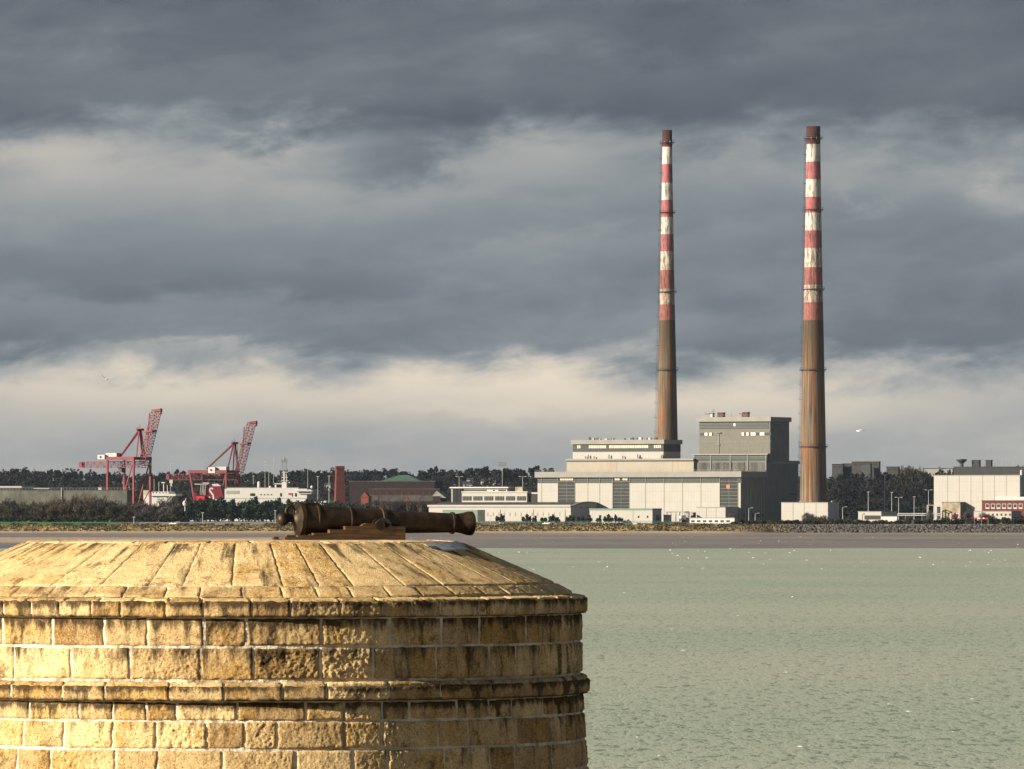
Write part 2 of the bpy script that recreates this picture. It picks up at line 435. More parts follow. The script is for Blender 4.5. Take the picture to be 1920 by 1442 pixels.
# near headland the tower and the photographer stand on
b_ = MB()
def head_z(x, y):
    z = 9.4-7.4*sm(0, 105, y)
    d = math.hypot((x+5)/70, (y-60)/108)
    z = z*(1-sm(.82, 1.15, d))-1.5*sm(.9, 1.3, d)
    return z+.35*noise.noise((x*.12, y*.12, 0))*(1 if y > 10 else .1)
xs = [-110+i*3 for i in range(71)]; ysz = [-70+i*3 for i in range(85)]
vs = [(x, y, head_z(x, y)) for y in ysz for x in xs]; nx = len(xs)
b_.add(vs, [(j*nx+i, j*nx+i+1, (j+1)*nx+i+1, (j+1)*nx+i) for j in range(len(ysz)-1) for i in range(nx-1)])
tag(b_.build('headland', m=mat('headland_rock', (.22,.20,.16), .95, .5, .3, bmp=.8), smooth=True), kind='structure')

# whitecaps
b_ = MB()
for i in range(300):
    k = rnd.random()
    py = 1006+ (rnd.random()**1.5)*62 if k < .85 else rnd.uniform(1100, 1440)
    Y = F*CAMZ/(py-HY); x = X_(rnd.uniform(-200, 2120), Y)
    if 2110 < Y and py > 1012 and rnd.random() < .35: pass
    L = rnd.uniform(.08, .30)*(Y/900)**.6; h = rnd.uniform(.03, .11)*(Y/700)**.9*.8; wdt = rnd.uniform(.1, .4)
    z0 = .02 if Y < 2100 else .12
    if Y > 2100: L *= .55; h *= .7
    pts = []
    for j in range(5):
        s = -1+j/2
        pts.append(Vector((x+s*L, Y+rnd.uniform(-.1, .1), z0+h*(1-s*s)*rnd.uniform(.6, 1))))
    vs = []
    for p in pts: vs += [p+Vector((0, -wdt, -(p.z-z0)-.01)), p, p+Vector((0, wdt, -(p.z-z0)-.01))]
    b_.add(vs, [(j*3+k2, j*3+3+k2, j*3+4+k2, j*3+1+k2) for j in range(4) for k2 in (0, 1)])
tag(b_.build('whitecaps', m=M['foam']), 'tiny white wave crests scattered over the green bay', 'whitecaps', kind='stuff')

# ================================================================= martello tower
TX, TY = X_(455, 130), 130.0
def stone_mat(name, base_hi, base_lo, mortar=False):
    m, t, b = newmat(name)
    at_ = t.node('ShaderNodeAttribute'); at_.attribute_name = 'tone'
    r, g, bb = t.sep(at_.outputs['Vector'])
    uv = t.node('ShaderNodeUVMap').outputs[0]
    pos = t.node('ShaderNodeNewGeometry').outputs['Position']
    n1 = t.noise(pos, 3.2, 7, .7)
    n2 = t.noise(pos, 30, 5, .75)
    n3 = t.noise(pos, 11, 6, .7)
    f = t.m('ADD', t.m('ADD', t.m('MULTIPLY', r, .8), .14), t.m('MULTIPLY', t.m('SUBTRACT', n1, .5), 1.7), clamp=True)
    c = t.mix(f, base_lo, base_hi)
    n4 = t.noise(pos, 1.1, 6, .65)
    c = t.mix(t.m('MULTIPLY', t.rng(t.m('ADD', t.m('MULTIPLY', g, .16), n4), .56, .72), t.rng(n3, .4, .56, 0, .85)), c, (.62,.36,.08))        # ochre lichen
    c = t.mix(t.m('MULTIPLY', t.rng(n2, .47, .36), .8), c, (.10,.065,.028))                    # grain pits
    c = t.mix(t.m('MULTIPLY', t.rng(n2, .54, .64), .5), c, (.80,.72,.56))                     # quartz flecks
    u, v, _ = t.sep(uv)
    st = t.noise(t.comb(t.m('MULTIPLY', u, 3.5), t.m('MULTIPLY', v, .55), 0), 1, 6, .65)
    dark = t.m('MULTIPLY', t.rng(t.m('ADD', st, t.m('MULTIPLY', bb, .36)), .60, .78), t.rng(n3, .25, .5, .5, 1))
    c = t.mix(t.m('MULTIPLY', dark, .9), c, (.028,.02,.012))
    lich = t.noise(pos, 2.2, 9, .75, .1)
    c = t.mix(t.m('MULTIPLY', t.rng(lich, .54, .64), .65), c, (.06,.042,.022))
    t.l.new(c, b.inputs['Base Color']); b.inputs['Roughness'].default_value = .9; b.inputs['Specular IOR Level'].default_value = .12
    hgt = t.m('ADD', t.m('MULTIPLY', n2, .9), t.m('MULTIPLY', n3, .6))
    bump(t, b, hgt, 1.0, .04)
    return m
M['stone'] = stone_mat('granite_block', (.95,.70,.36), (.29,.17,.055))
M['mortar'] = mat('lime_mortar', (.78,.70,.56), .95, .45, 1.6, .8, (.14,.11,.07), (2.5, .7), bmp=.5)

tower = empty('martello_tower', (TX, TY, 1.6), 0, 'round golden granite defence tower with sloping stone roof and cornice in the foreground', 'tower')
ZO = 1.6
def ring(name, prof0, prof1, widths, rough, seed, gap_=.011, parent=tower, front=True, nv=10, stain=0., tone0=.5, wob=.006, edge=.045):
    """ring of individually cut blocks between two profile points (r,z); visible arc gets fine relief"""
    rg = random.Random(seed)
    (r0, z0), (r1, z1) = prof0, prof1             # bottom, top
    d = Vector((r1-r0, z1-z0)); L = d.length; d.normalize(); nrm = Vector((d.y, -d.x))     # outward normal in (r,z)
    rm = (r0+r1)/2
    angs = [0.]; tot = 0
    while tot < 2*PI*rm:
        wd = rg.uniform(*widths); angs.append(wd); tot += wd
    sc = 2*PI/sum(angs); a = -PI/2+.9+rg.random()*.3; edges = []
    for k in angs[1:]:
        edges.append((a, a+k*sc)); a += k*sc
    V_, F_, T_, UV = [], [], [], []
    for (a0, a1) in edges:
        am = (a0+a1)/2
        facing = math.cos(am+PI/2) > -.25
        wd = (a1-a0)*rm
        nu = max(4, int(wd/.02)) if facing else 4
        nvv = max(3, int(L/.02)) if facing else 3
        tone = min(1, max(0, rg.gauss(tone0, .30 if edge > .03 else .16))); gap = gap_*rg.uniform(.35, 1.15); och = rg.random()
        amp = rough*rg.choice([.7, 1.1, 1.7, 2.4]) ; off = rg.uniform(-.004, .01); sd_ = rg.uniform(0, 100)
        o = len(V_)
        ga0 = gap/r0
        eg = [rg.uniform(-wob, wob) for _ in range(4)]
        for j in range(nvv+1):
            q = j/nvv; s_ = gap+(L-2*gap)*q
            for i in range(nu+1):
                p = i/nu
                rr = (r0+d.x*s_)
                ang = a0+gap/rr+(a1-a0-2*gap/rr)*p
                ex = min(p, 1-p)*wd; ey = min(q, 1-q)*L
                e = min(ex, ey)
                x = ang*rm; y = s_
                nz = noise.noise((x*5+sd_, y*5, sd_))*.3+noise.noise((x*14, y*14, sd_))*.4+noise.noise((x*30, y*30, sd_))*.42
                h = amp*nz+off
                bev = 1-sm(0, .045*(1+.8*noise.noise((x*9, y*9, sd_+4))), e)
                h = h*(1-bev*.6)-.5*edge*bev
                if e < 1e-6: h = -edge
                sw = (eg[0]*(1-p)+eg[1]*p)*(1-q)+(eg[2]*(1-p)+eg[3]*p)*q
                if 0 < q < 1 or True:
                    jx = noise.noise((x*7, y*7, sd_+9))*.02*(1-sm(0,.09,e))
                    jy = noise.noise((x*7, y*7, sd_+19))*.016*(1-sm(0,.09,e))
                rad = rr+nrm.x*h+d.x*jy; zz = z0+d.y*(s_+sw+jy)+nrm.y*h
                ang += jx/rr
                V_.append((rad*math.cos(ang), rad*math.sin(ang), zz-ZO))
                top = sm(.35, 1, q)
                T_.append((tone, och, stain*(.35+.65*top)+.35*max(0, noise.noise((ang*2.2, zz*.7, 5)))))
                UV.append((ang*rm, zz*1.0 if abs(d.y) > abs(d.x) else s_+z0))
        for j in range(nvv):
            for i in range(nu):
                k = o+j*(nu+1)+i
                F_.append((k, k+1, k+nu+2, k+nu+1))
    me = bpy.data.meshes.new(name); me.from_pydata(V_, [], F_); me.materials.append(M['stone'])
    ca = me.color_attributes.new('tone', 'FLOAT_COLOR', 'POINT')
    ca.data.foreach_set('color', [c for tt in T_ for c in (*tt, 1.)])
    uvl = me.uv_layers.new(name='UVMap')
    lv = [0]*len(me.loops); me.loops.foreach_get('vertex_index', lv)
    uvl.data.foreach_set('uv', [c for k in lv for c in UV[k]])
    me.polygons.foreach_set('use_smooth', [True]*len(me.polygons)); me.update()
    o_ = bpy.data.objects.new(name, me); col.objects.link(o_); o_.parent = parent
    return o_
# mortar core behind all the blocks
def wall_r(z): return 6.37+(7.62-z)*.068+.01 if z < 7.62 else 6.355+(9.12-z)*.008
core = MB()
prof = [(wall_r(1.6)-.022, 0.0)]
for z in (4, 6.2, 7.62): prof.append((wall_r(z)-.022, z-ZO))
prof += [(6.40, 7.645-ZO), (6.475, 7.68-ZO), (6.46, 7.88-ZO), (wall_r(7.99)-.035, 7.94-ZO), (wall_r(9.12)-.02, 9.12-ZO), (6.36, 9.135-ZO), (6.43, 9.17-ZO), (6.42, 9.385-ZO), (6.18, 9.445-ZO), (5.84, 9.662-ZO), (4.06, 10.43-ZO), (0.01, 10.44-ZO)]
core.lathe(prof, 128)
core.build('mortar_core', tower, M['mortar'], smooth=False)
zc = [7.62, 7.265, 6.76, 6.25, 5.72, 5.2, 4.65, 4.1, 3.5, 2.9, 2.3, 1.6]
for i in range(len(zc)-1):
    ring('wall_course', (wall_r(zc[i+1]), zc[i+1]), (wall_r(zc[i]), zc[i]), (.55, 1.35), .02, 20+i, stain=.9 if i == 0 else (.35 if i == 1 else .2), gap_=.016)
ring('wall_course', (wall_r(7.99), 7.99), (wall_r(8.59), 8.59), (.7, 1.35), .022, 3, stain=.5, gap_=.016)
ring('wall_course', (wall_r(8.59), 8.59), (wall_r(9.12), 9.12), (.7, 1.4), .02, 4, stain=.75, gap_=.016)
# string course: face, chamfered top, underside
ring('string_course', (6.50, 7.63), (6.50, 7.90), (.7, 1.25), .012, 5, stain=.8, tone0=.3)
ring('string_course', (6.49, 7.905), (6.36, 7.985), (.7, 1.25), .008, 5, stain=.2, tone0=.4)
ring('cornice', (6.46, 9.12), (6.46, 9.42), (.55, .95), .012, 11, stain=.8, tone0=.3)
ring('cornice', (6.452, 9.425), (6.20, 9.475), (.55, .95), .007, 11, stain=.0, tone0=.45)
ring('roof_slab', (6.20, 9.492), (5.85, 9.675), (.58, .85), .006, 13, stain=.3, tone0=.5, edge=.026)
ring('roof_slab', (5.85, 9.680), (4.08, 10.44), (.5, .95), .006, 14, stain=.42, tone0=.78, gap_=.006, edge=.016)
ring('roof_rim', (4.07, 10.445), (3.55, 10.475), (.5, 1.1), .010, 15, stain=0, tone0=.7)
top_ = MB(); top_.lathe([(3.56, 10.45-ZO), (3.4, 10.465-ZO), (2.2, 10.455-ZO), (.01, 10.455-ZO)], 64)
top_.build('roof_platform', tower, M['mortar'])
# undersides of the two ledges (rough band so the drip edge is solid)
und = MB(); und.lathe([(wall_r(9.12)-.05, 9.125-ZO), (6.445, 9.118-ZO)], 128); und.lathe([(wall_r(7.62)-.05, 7.628-ZO), (6.485, 7.622-ZO)], 128)
und.build('ledge_soffit', tower, M['stone'])  # darkest stone tone paints in the shadow line under the ledges
# lead sheet flashing near the top on the right of the slope
def cone_pt(ang, s, h=.03):      # s 0..1 down the long roof slope from the top
    r = 4.08+(5.85-4.08)*s; z = 10.44+(9.68-10.44)*s
    nx_, nz_ = .395, .918
    return Vector(((r+h*nx_)*math.cos(ang), (r+h*nx_)*math.sin(ang), z+h*nz_-ZO))
fl = MB().use(mat('lead_flashing', (.62,.65,.70), .6, .5, 9, .5, (.08,.08,.09), (9, 9))).use(M['steel'])  # pale blue-white puts a reflection into the lead colour
fl.use(fl.mats[0])
for (a0, a1, s0, s1) in ((-.62,-.505,.03,.125),(-.50,-.37,.02,.13),(-.36,-.24,.03,.12),(-.57,-.44,.135,.21),(-.43,-.30,.14,.20)):
    n_ = 4; top=[cone_pt(a0+(a1-a0)*i/n_, s0, .035) for i in range(n_+1)]; bot=[cone_pt(a0+(a1-a0)*i/n_, s1, .032) for i in range(n_+1)]
    lo=[cone_pt(a0+(a1-a0)*i/n_, s1+.001, .0) for i in range(n_+1)]
    fl.add(top+bot+lo, [(i, i+1, n_+2+i, n_+1+i) for i in range(n_)]+[(n_+1+i, n_+2+i, 2*n_+3+i, 2*n_+2+i) for i in range(n_)])
fl.build('lead_flashing', tower)

# ================================================================= cannon and carriage
YAW = R(20)
brass_m, t, b = newmat('bronze_gun')
pos = t.node('ShaderNodeTexCoord').outputs['Object']
n1 = t.noise(pos, 5, 7, .65); n2 = t.noise(pos, 60, 4, .6); n3 = t.noise(t.vscale(pos, (3, 18, 3)), 1, 5, .6)
c = t.mix(t.rng(n1, .35, .65), (.016,.0095,.0045), (.045,.027,.011))
c = t.mix(t.m('MULTIPLY', t.rng(n3, .55, .75), .35), c, (.13,.09,.04))
c = t.mix(t.m('MULTIPLY', t.rng(n2, .55, .7), .2), c, (.2,.14,.06))
t.l.new(c, b.inputs['Base Color']); b.inputs['Metallic'].default_value = .35
t.l.new(t.rng(n1, .3, .7, .42, .62), b.inputs['Roughness']); bump(t, b, t.m('ADD', n1, t.m('MULTIPLY', n2, .3)), .25, .01)
M['bronze'] = brass_m
wood_m, t, b = newmat('carriage_timber')
pos = t.node('ShaderNodeTexCoord').outputs['Object']
n1 = t.noise(t.vscale(pos, (1.5, 10, 22)), 1, 6, .65, .6); n2 = t.noise(pos, 6, 5)
c = t.mix(t.rng(n1, .35, .65), (.045,.022,.007), (.135,.068,.02)); c = t.mix(t.m('MULTIPLY', t.rng(n2, .55, .7), .6), c, (.05,.025,.01))
t.l.new(c, b.inputs['Base Color']); b.inputs['Roughness'].default_value = .6; bump(t, b, n1, .5, .01)
M['timber'] = wood_m

# gun local frame: x along the barrel (breech 0 -> muzzle), origin at breech face centre
g0 = at(558, 974.5, 129.45)
ca, sa = math.cos(YAW), math.sin(YAW)
mz = at(886, 981.5, 129.45+3.3*sa/ca*.985)
axis = (mz-g0); GL = axis.length
gun = empty('cannon', g0, 0, 'long bronze muzzle loading cannon with ringed barrel and ball ended breech on the tower roof', 'cannon')
gun.rotation_euler = axis.to_track_quat('X', 'Z').to_euler()
prof = [(.0001, -.10), (.06, -.098), (.10, -.09), (.13, -.06), (.20, -.035), (.285, -.008), (.312, 0), (.318, .008), (.318, .085), (.305, .10), (.292, .12), (.29, .20), (.287, .33),
        (.303, .335), (.306, .355), (.303, .375), (.284, .38), (.262, .85), (.259, .98), (.272, .985), (.275, 1.0), (.272, 1.02), (.256, 1.03), (.240, 1.55), (.238, 1.62), (.262, 1.63), (.264, 1.66), (.262, 1.69), (.228, 1.70), (.222, 1.75),
        (.203, 2.4), (.184, 3.0), (.183, 3.03), (.205, 3.035), (.209, 3.06), (.205, 3.085), (.176, 3.09), (.178, 3.16), (.195, 3.26), (.215, 3.33), (.226, 3.38), (.226, GL-.02), (.205, GL), (.105, GL+.005), (.095, GL-.01), (.095, GL-.5), (.0001, GL-.5)]
k_ = MB(); k_.lathe(prof, 64, axis='X'); brl = k_.build('barrel', gun, M['bronze'], fix=True, smooth=True); brl.data.set_sharp_from_angle(angle=R(28))
casc = MB(); casc.lathe([(.075, -.07), (.055, -.12), (.05, -.16), (.065, -.19), (.10, -.215), (.12, -.26), (.126, -.30), (.118, -.345), (.085, -.385), (.045, -.40), (.0001, -.405)], 32, axis='X')
casc.build('cascabel', gun, M['bronze'], smooth=True)
lp = MB()
pts = [Vector((-.15+.075*math.cos(a_), 0, .155+.092*math.sin(a_))) for a_ in [2*PI*i/20 for i in range(20)]]
for i in range(20): lp.tube(pts[i], pts[(i+1) % 20], .034, n=10, cap=False)
lp.tube((-.06, 0, .15), (-.02, 0, .14), .05, .07, n=10)
lp.build('breeching_loop', gun, M['bronze'], smooth=True)
tr = MB(); tr.tube((1.50, -.42, -.075), (1.50, .42, -.075), .095, n=28); tr.tube((1.50, -.30, -.075), (1.50, .30, -.075), .125, n=28)
tr.build('trunnion', gun, M['bronze'])
vf = MB(); vf.box(.12, .36, -.09, .09, .26, .322); vf.build('vent_patch', gun, M['bronze'])
# carriage
cb = at(522, 1014.5, 129.3); 
car = empty('gun_carriage', (g0.x, g0.y, 10.478), YAW, 'stepped brown wooden gun carriage under the bronze cannon', 'gun carriage')
def cx(px): return (px-558)/100/ca*.992   # along carriage from breech face
def czz(py): return (1014.3-py)/100
steps = [(522,1014.3),(522,1008.2),(546,1008.2),(546,1005.3),(575,1005.3),(575,1001.3),(605,1001.3),(605,994.8),(634,994.8),(634,988.5),(664,988.5)]
arc = [(666+5.5*(1-math.cos(a_)), 988.5-4.5*math.sin(a_)) for a_ in [.3,.7,1.1,1.5]]
hump = [(673,983),(690,983.2),(697,984.6),(700,988),(706,991),(713,991),(717,988),(719,985.5),(724,988.8),(747,989.2),(747,1014.3)]
outl = [(cx(a_), czz(b2)) for a_, b2 in steps+arc+hump]
for side in (-1, 1):
    c_ = MB(); y0 = side*.335
    c_.prism(outl, y0-.065, y0+.065)
    o_ = c_.build('cheek', car, M['timber'], fix=True)
    mod = o_.modifiers.new('bevel', 'BEVEL'); mod.width = .006; mod.segments = 2; mod.limit_method = 'ANGLE'
for (x0, x1, z0, z1) in ((-.28, -.12, .01, .055), (.15, .30, .01, .11), (1.35, 1.55, .01, .14), (1.80, 1.93, .01, .18)):
    c_ = MB(); c_.box(x0, x1, -.268, .268, z0, z1); c_.build('crossbeam', car, M['timber'])
qn = MB(); qn.box(.02, .5, -.12, .12, .112, .125); qn.add([(.02,-.12,.125),(.5,-.12,.125),(.5,.12,.125),(.02,.12,.125),(.02,-.12,.155),(.02,.12,.155)], [(0,1,4),(3,5,2),(1,2,5,4),(0,4,5,3)])
qn.build('elevating_wedge', car, M['timber'])
for side in (-1, 1):
    cs = MB()
    pts = [Vector((cx(708)+.125*math.cos(a_), side*.335, czz(989)+.13*math.sin(a_))) for a_ in [PI*i/10 for i in range(11)]]
    for i in range(10): cs.bar(pts[i], pts[i+1], .07, .012, up=Vector((0,1,0)))
    cs.build('cap_square', car, M['steel'])

# ================================================================= power station
P = Site(1008, 3700, TH, LAND)
ps = P.empty('power_station', 'large stepped cream and grey power station at the foot of the striped chimneys', 'power station')
sR = P.s_of(1390)
def zz(py, px=1200, t=0): s_ = P.s_of(px, t); return P.z_of(py, s_, t)
# turbine hall
A = MB(); A.box(0, sR, 0, 33.6, -1, zz(893.5)); hallw = A.build('turbine_hall', ps, M['greyside'])
fa = MB(); fa.box(-1.0, sR+.6, -1.6, 34.0, zz(895), zz(884.3)); fa.build('fascia', hallw, M['fascia'])
zl0, zl1 = zz(905.8), zz(895)-.0
edges = [1008,1016,1046.7,1078.8,1102.6,1124.8,1149,1180.6,1210.8,1245.5,1280,1314.6,1350,1384.4,1389.5]
kinds = ['w','w','g','w','w','w','g','w','w','w','w','w','g','w']
for i, k in enumerate(kinds):
    s0, s1 = P.s_of(edges[i])+.12, P.s_of(edges[i+1])-.12
    if k == 'w':
        q = MB(); q.box(s0, s1, -.30, -.004, 0, zl0); q.build('cladding_panel', hallw, M['cream'])
        q = MB(); q.use(M['louvre']).box(s0, s1, -.12, -.004, zl0+.05, zl1-.05); q.use(M['greysteel'])
        for j in range(1, 3): z_ = zl0+(zl1-zl0)*j/3; q.box(s0, s1, -.22, -.13, z_-.05, z_+.05)
        q.build('louvre_band', hallw)
    else:
        gl = MB(); gl.box(s0, s1, -.14, -.004, 0, zl1-.05); g_ = gl.build('glazed_bay', hallw, M['glass'])
        q = MB(); z_ = 1.
        while z_ < zl1-1: q.box(s0, s1, -.26, -.145, z_-.07, z_+.07); z_ += 1.85
        q.box((s0+s1)/2-.05, (s0+s1)/2+.05, -.25, -.146, .2, zl1-1)
        q.build('glazing_bar', g_, M['mullion'])
        if i < 12:
            npn = 6 if i == 2 else 5
            for j in range(npn):
                if i != 2 and j == 2: continue
                a0 = s0+1+(s1-s0-2)*j/npn; q = MB(); q.box(a0+.1, a0+(s1-s0-2)/npn-.12, -.25, -.147, zl1-1.55, zl1-.25); q.build('window', g_, M['pane'])
        if i == 12:
            q = MB(); a0 = P.s_of(1362.5); q.box(a0, a0+1.9, -.34, -.27, zz(916.5), zz(909)); q.build('orange_panel', g_, mat('orange_sign', (.5,.16,.09), .6, .1, 1))
    if i:
        q = MB(); s_ = P.s_of(edges[i]); q.box(s_-.11, s_+.11, -.42, -.004, 0, zl1); q.build('column', hallw, M['mullion'])
# side wall lines
q = MB()
for z_ in (zz(895)-3, 9.): q.box(sR, sR+.08, .5, 33, z_-.05, z_+.05)
for k in range(1, 6): q.box(sR+.002, sR+.1, k*5.6-.06, k*5.6+.06, 0, zz(896))
q.build('side_joint', hallw, M['greysteel'])
# middle cream block
tB = 32.0
sB0, sB1 = P.s_of(1062.5, tB), P.s_of(1300.5, tB)
Bk = MB(); Bk.box(sB0, sB1, tB, 58, 8, zz(864, 1200, tB)); bblk = Bk.build('middle_block', ps, M['cream_rust'])
q = MB(); q.box(sB0-.5, sB1+.1, tB-.7, 58.4, zz(863.2,1200,tB), zz(860,1200,tB)); q.build('fascia', bblk, M['fascia'])
q = MB(); q.box(sB0-.3, sB1, tB-.45, tB-.004, zz(865,1200,tB), zz(863.3,1200,tB)); q.build('gutter', bblk, M['steel'])
for px in (1156.5, 1261): q = MB(); s_=P.s_of(px, tB); q.box(s_-.08, s_+.08, tB-.06, tB-.003, zz(884,1200,tB), zz(865.5,1200,tB)); q.build('downpipe', bblk, M['mullion'])
# grey block to its right
tC = 33.7
sC0, sC1 = P.s_of(1301, tC), P.s_of(1439.5, tC)
C_ = MB(); C_.box(sC0, sR, tC, 40, 8, zz(853,1370,tC)); cblk = C_.build('annex_block', ps, M['grey'])
q = MB(); q.box(sC0-.9, sC1+.3, tC-.9, 38, zz(853.2,1370,tC), zz(850.8,1370,tC)); q.build('fascia', cblk, M['fascia'])
q = MB(); q.use(M['louvre']).box(sC0+.3, sC1-.3, tC-.12, tC-.004, zz(864,1370,tC), zz(853.6,1370,tC)); q.use(M['greysteel'])
for py in (859, 856): z_=zz(py,1370,tC); q.box(sC0+.3, sC1-.3, tC-.2, tC-.125, z_-.07, z_+.07)
q.build('louvre_band', cblk)
for px in (1302, 1333, 1369.6, 1402, 1436.5): q = MB(); s_=P.s_of(px, tC); q.box(s_-.2, s_+.2, tC-.4, tC-.004, zz(882,1370,tC), zz(853.6,1370,tC)); q.build('column', cblk, M['mullion'])
# upper white block
tD = 34.0
sD0, sD1 = P.s_of(1074, tD), P.s_of(1244, tD); tDe = P.t_of(1276, sD1)
D_ = MB(); D_.box(sD0, sD1, tD, tDe, 25, zz(829,1160,tD)); dblk = D_.build('upper_block', ps, M['cream'])
q = MB(); q.box(sD0-.8, sD1+.8, tD-1.1, tDe+.8, zz(832.8,1160,tD), zz(824.6,1160,tD)); q.build('fascia', dblk, M['fascia'])
q = MB(); q.box(sD0+.05, sD1+.09, tD-.1, tDe, zz(847,1160,tD), zz(833,1160,tD)); lb = q.build('louvre_band', dblk, M['louvre'])
grp = [(1082,1089,2),(1104,1137,8),(1142,1216,17),(1226,1240,4)]
for a0, a1, n_ in grp:
    s0, s1 = P.s_of(a0, tD), P.s_of(a1, tD)
    for j in range(n_):
        w_ = (s1-s0)/n_; q = MB(); q.box(s0+w_*j+.13, s0+w_*(j+1)-.13, tD-.22, tD-.104, zz(840.4,1160,tD), zz(834.8,1160,tD)); q.build('window', dblk, M['pane'])
for px in (1098,1103,1114,1142,1168,1196,1199,1240,1243):
    q = MB(); s_=P.s_of(px, tD-1); q.box(s_-.15, s_+.15, tD-1.4, tD-.8, zz(860,1160,tD), zz(rnd.uniform(851,857),1160,tD)); q.build('vent_pipe', dblk, M['steel'])
for px, w_, h_ in ((1104,1,6.5),(1111,2.5,6),(1117,6,5.5),(1123,2,4.5),(1133,6,4.5),(1145,3,5.5),(1148,1.5,6),(1170,1,4.5),(1179,2,5),(1184,3,6),(1192,4,5),(1197,6,6.5),(1211,2,4.5),(1215,5,6),(1226,5,6)):
    t0 = tD+6; s_ = P.s_of(px, t0); zt = zz(824.6,1160,tD); q = MB().use(rnd.choice([M['steel'],M['white'],M['rustbox'],M['galv']]))
    q.box(s_, s_+w_/3.5, t0, t0+2, zt-.1, zt+h_/3.6-.5); q.tube((s_+w_/7, t0+1, zt-.1), (s_+w_/7, t0+1, zt+h_/3.6), .18, n=6); q.build('roof_vent', dblk)
# boiler house
tE = 38.4
sE0 = P.s_of(1311, tE); sE1 = sR; tEe = P.t_of(1479, sE1)
E_ = MB(); E_.box(sE0, sE1, tE, tEe, 15, zz(785,1380,tE)); eblk = E_.build('boiler_house', ps, M['grey'])
q = MB(); q.box(sE1+.003, sE1+.25, tE+.05, tEe-.02, 20, zz(790.6,1380,tE)); q.build('side_cladding', eblk, M['greyside'])
q = MB(); q.box(sE0-.9, sE1+1.1, tE-1.2, tEe+1.2, zz(790.5,1380,tE), zz(782,1380,tE)); q.build('fascia', eblk, M['fascia'])
q = MB(); q.use(M['louvre']).box(sE0+.2, sE1-.6, tE-.12, tE-.004, zz(804,1380,tE), zz(791.2,1380,tE)); q.use(M['greysteel'])
for py in (801.5, 799, 795.5, 793.5): z_=zz(py,1380,tE); q.box(sE0+.2, sE1-.6, tE-.2, tE-.125, z_-.07, z_+.07)
q.build('louvre_band', eblk)
def Ebox(name, a0, a1, p0, p1, d0, d1, m): q = MB(); q.box(P.s_of(a0,tE), P.s_of(a1,tE), tE-d1, tE-d0, zz(p1,1380,tE), zz(p0,1380,tE)); return q.build(name, eblk, m)
Ebox('window_strip', 1313, 1337.5, 811.5, 816.5, .004, .1, M['louvre']); Ebox('window_strip', 1390, 1446, 811.5, 816.5, .004, .1, M['louvre'])
for a0, a1 in ((1321.5,1326.5),(1330,1334.5),(1391,1395),(1399.5,1403.5),(1408,1411.6),(1412.4,1416.5),(1425,1428.6),(1429.2,1433)): Ebox('window', a0, a1, 811.3, 816.5, .104, .2, M['lit_pane'])
Ebox('window', 1376, 1379, 794, 799, .21, .3, M['lit_pane'])
Ebox('joint', 1313, 1447, 827, 827.5, .002, .06, M['greysteel'])
Ebox('stain_pipe', 1346, 1348.5, 812, 850, .02, .3, M['greyside']); Ebox('bracket', 1343, 1352, 810.5, 812, .01, .8, M['greyside']); Ebox('bracket', 1343, 1350, 832.5, 834.5, .01, .6, M['greyside'])
for px, w_, h_, m_ in ((1322,9,6,'mullion'),(1331,5,7,'galv'),(1345,11,8,'rustbox'),(1386,5,6,'mullion'),(1392,10,8.5,'reddark')):
    t0 = tE+5; s_ = P.s_of(px, t0); zt = zz(782,1380,tE); q = MB().use(M[m_]); q.box(s_, s_+w_/3.3, t0, t0+3, zt-.1, zt+h_/3.5); q.use(M['steel']).box(s_-.2, s_+w_/3.3+.2, t0-.2, t0+3.2, zt+h_/3.5, zt+h_/3.5+.3); q.build('roof_vent', eblk)
q = MB(); s_ = P.s_of(1337, tE+5); zt=zz(782,1380,tE); q.tube((s_, tE+5, zt), (s_, tE+5, zt+4.5), .1, n=6); q.box(s_-1, s_+1, tE+4.9, tE+5.1, zt+3.1, zt+3.3); s2=P.s_of(1371,tE+5); q.tube((s2,tE+5,zt),(s2,tE+5,zt+2.2),.08,n=6); q.build('aerial', eblk, M['steel'])
# rear mass below the boiler house
tFe = P.t_of(1497, sR)
F_ = MB(); F_.box(P.s_of(1320, 42), sR+.02, 33.7, tFe, -1, zz(867,1470,50)); fblk = F_.build('rear_block', ps, M['greyside'])
q = MB(); q.box(sR-6, sR+.7, 40.4, tFe+.7, zz(869.5,1470,50), zz(865.5,1470,50)); q.build('ledge', fblk, M['fascia'])
q = MB(); t0, t1 = P.t_of(1480,sR), P.t_of(1498,sR); q.box(sR-4, sR+.3, t0, t1, zz(867,1470,50), zz(863.5,1470,50)); q.build('parapet', fblk, M['greyside'])
for px in (1481, 1486): q = MB(); t0=P.t_of(px, sR); q.box(sR+.03, sR+.4, t0, t0+1.8, zz(928,1470,50), zz(925,1470,50)); q.build('vent', fblk, M['black'])
for k in range(4):
    q = MB(); t0 = 4+k*7.3; q.tube((sR+.4, t0, 0), (sR+.4, t0, 12+6*(k % 2)), .22, n=6); q.build('wall_pipe', hallw, M['galv'])
for k in range(5):
    q = MB(); t0 = 3+k*6; q.box(sR+.11, sR+.3, t0, t0+2.2, 2.5, 4.4); q.build('vent', hallw, M['black'])
q = MB(); t0 = 29
for dy_ in (0, .6): q.bar((sR+.6, t0+dy_, 0), (sR+.6, t0+dy_, zz(896)), .09)
for k in range(50): q.bar((sR+.6, t0, k*.5), (sR+.6, t0+.6, k*.5), .06)
q.build('ladder', hallw, M['galv'])
q = MB()
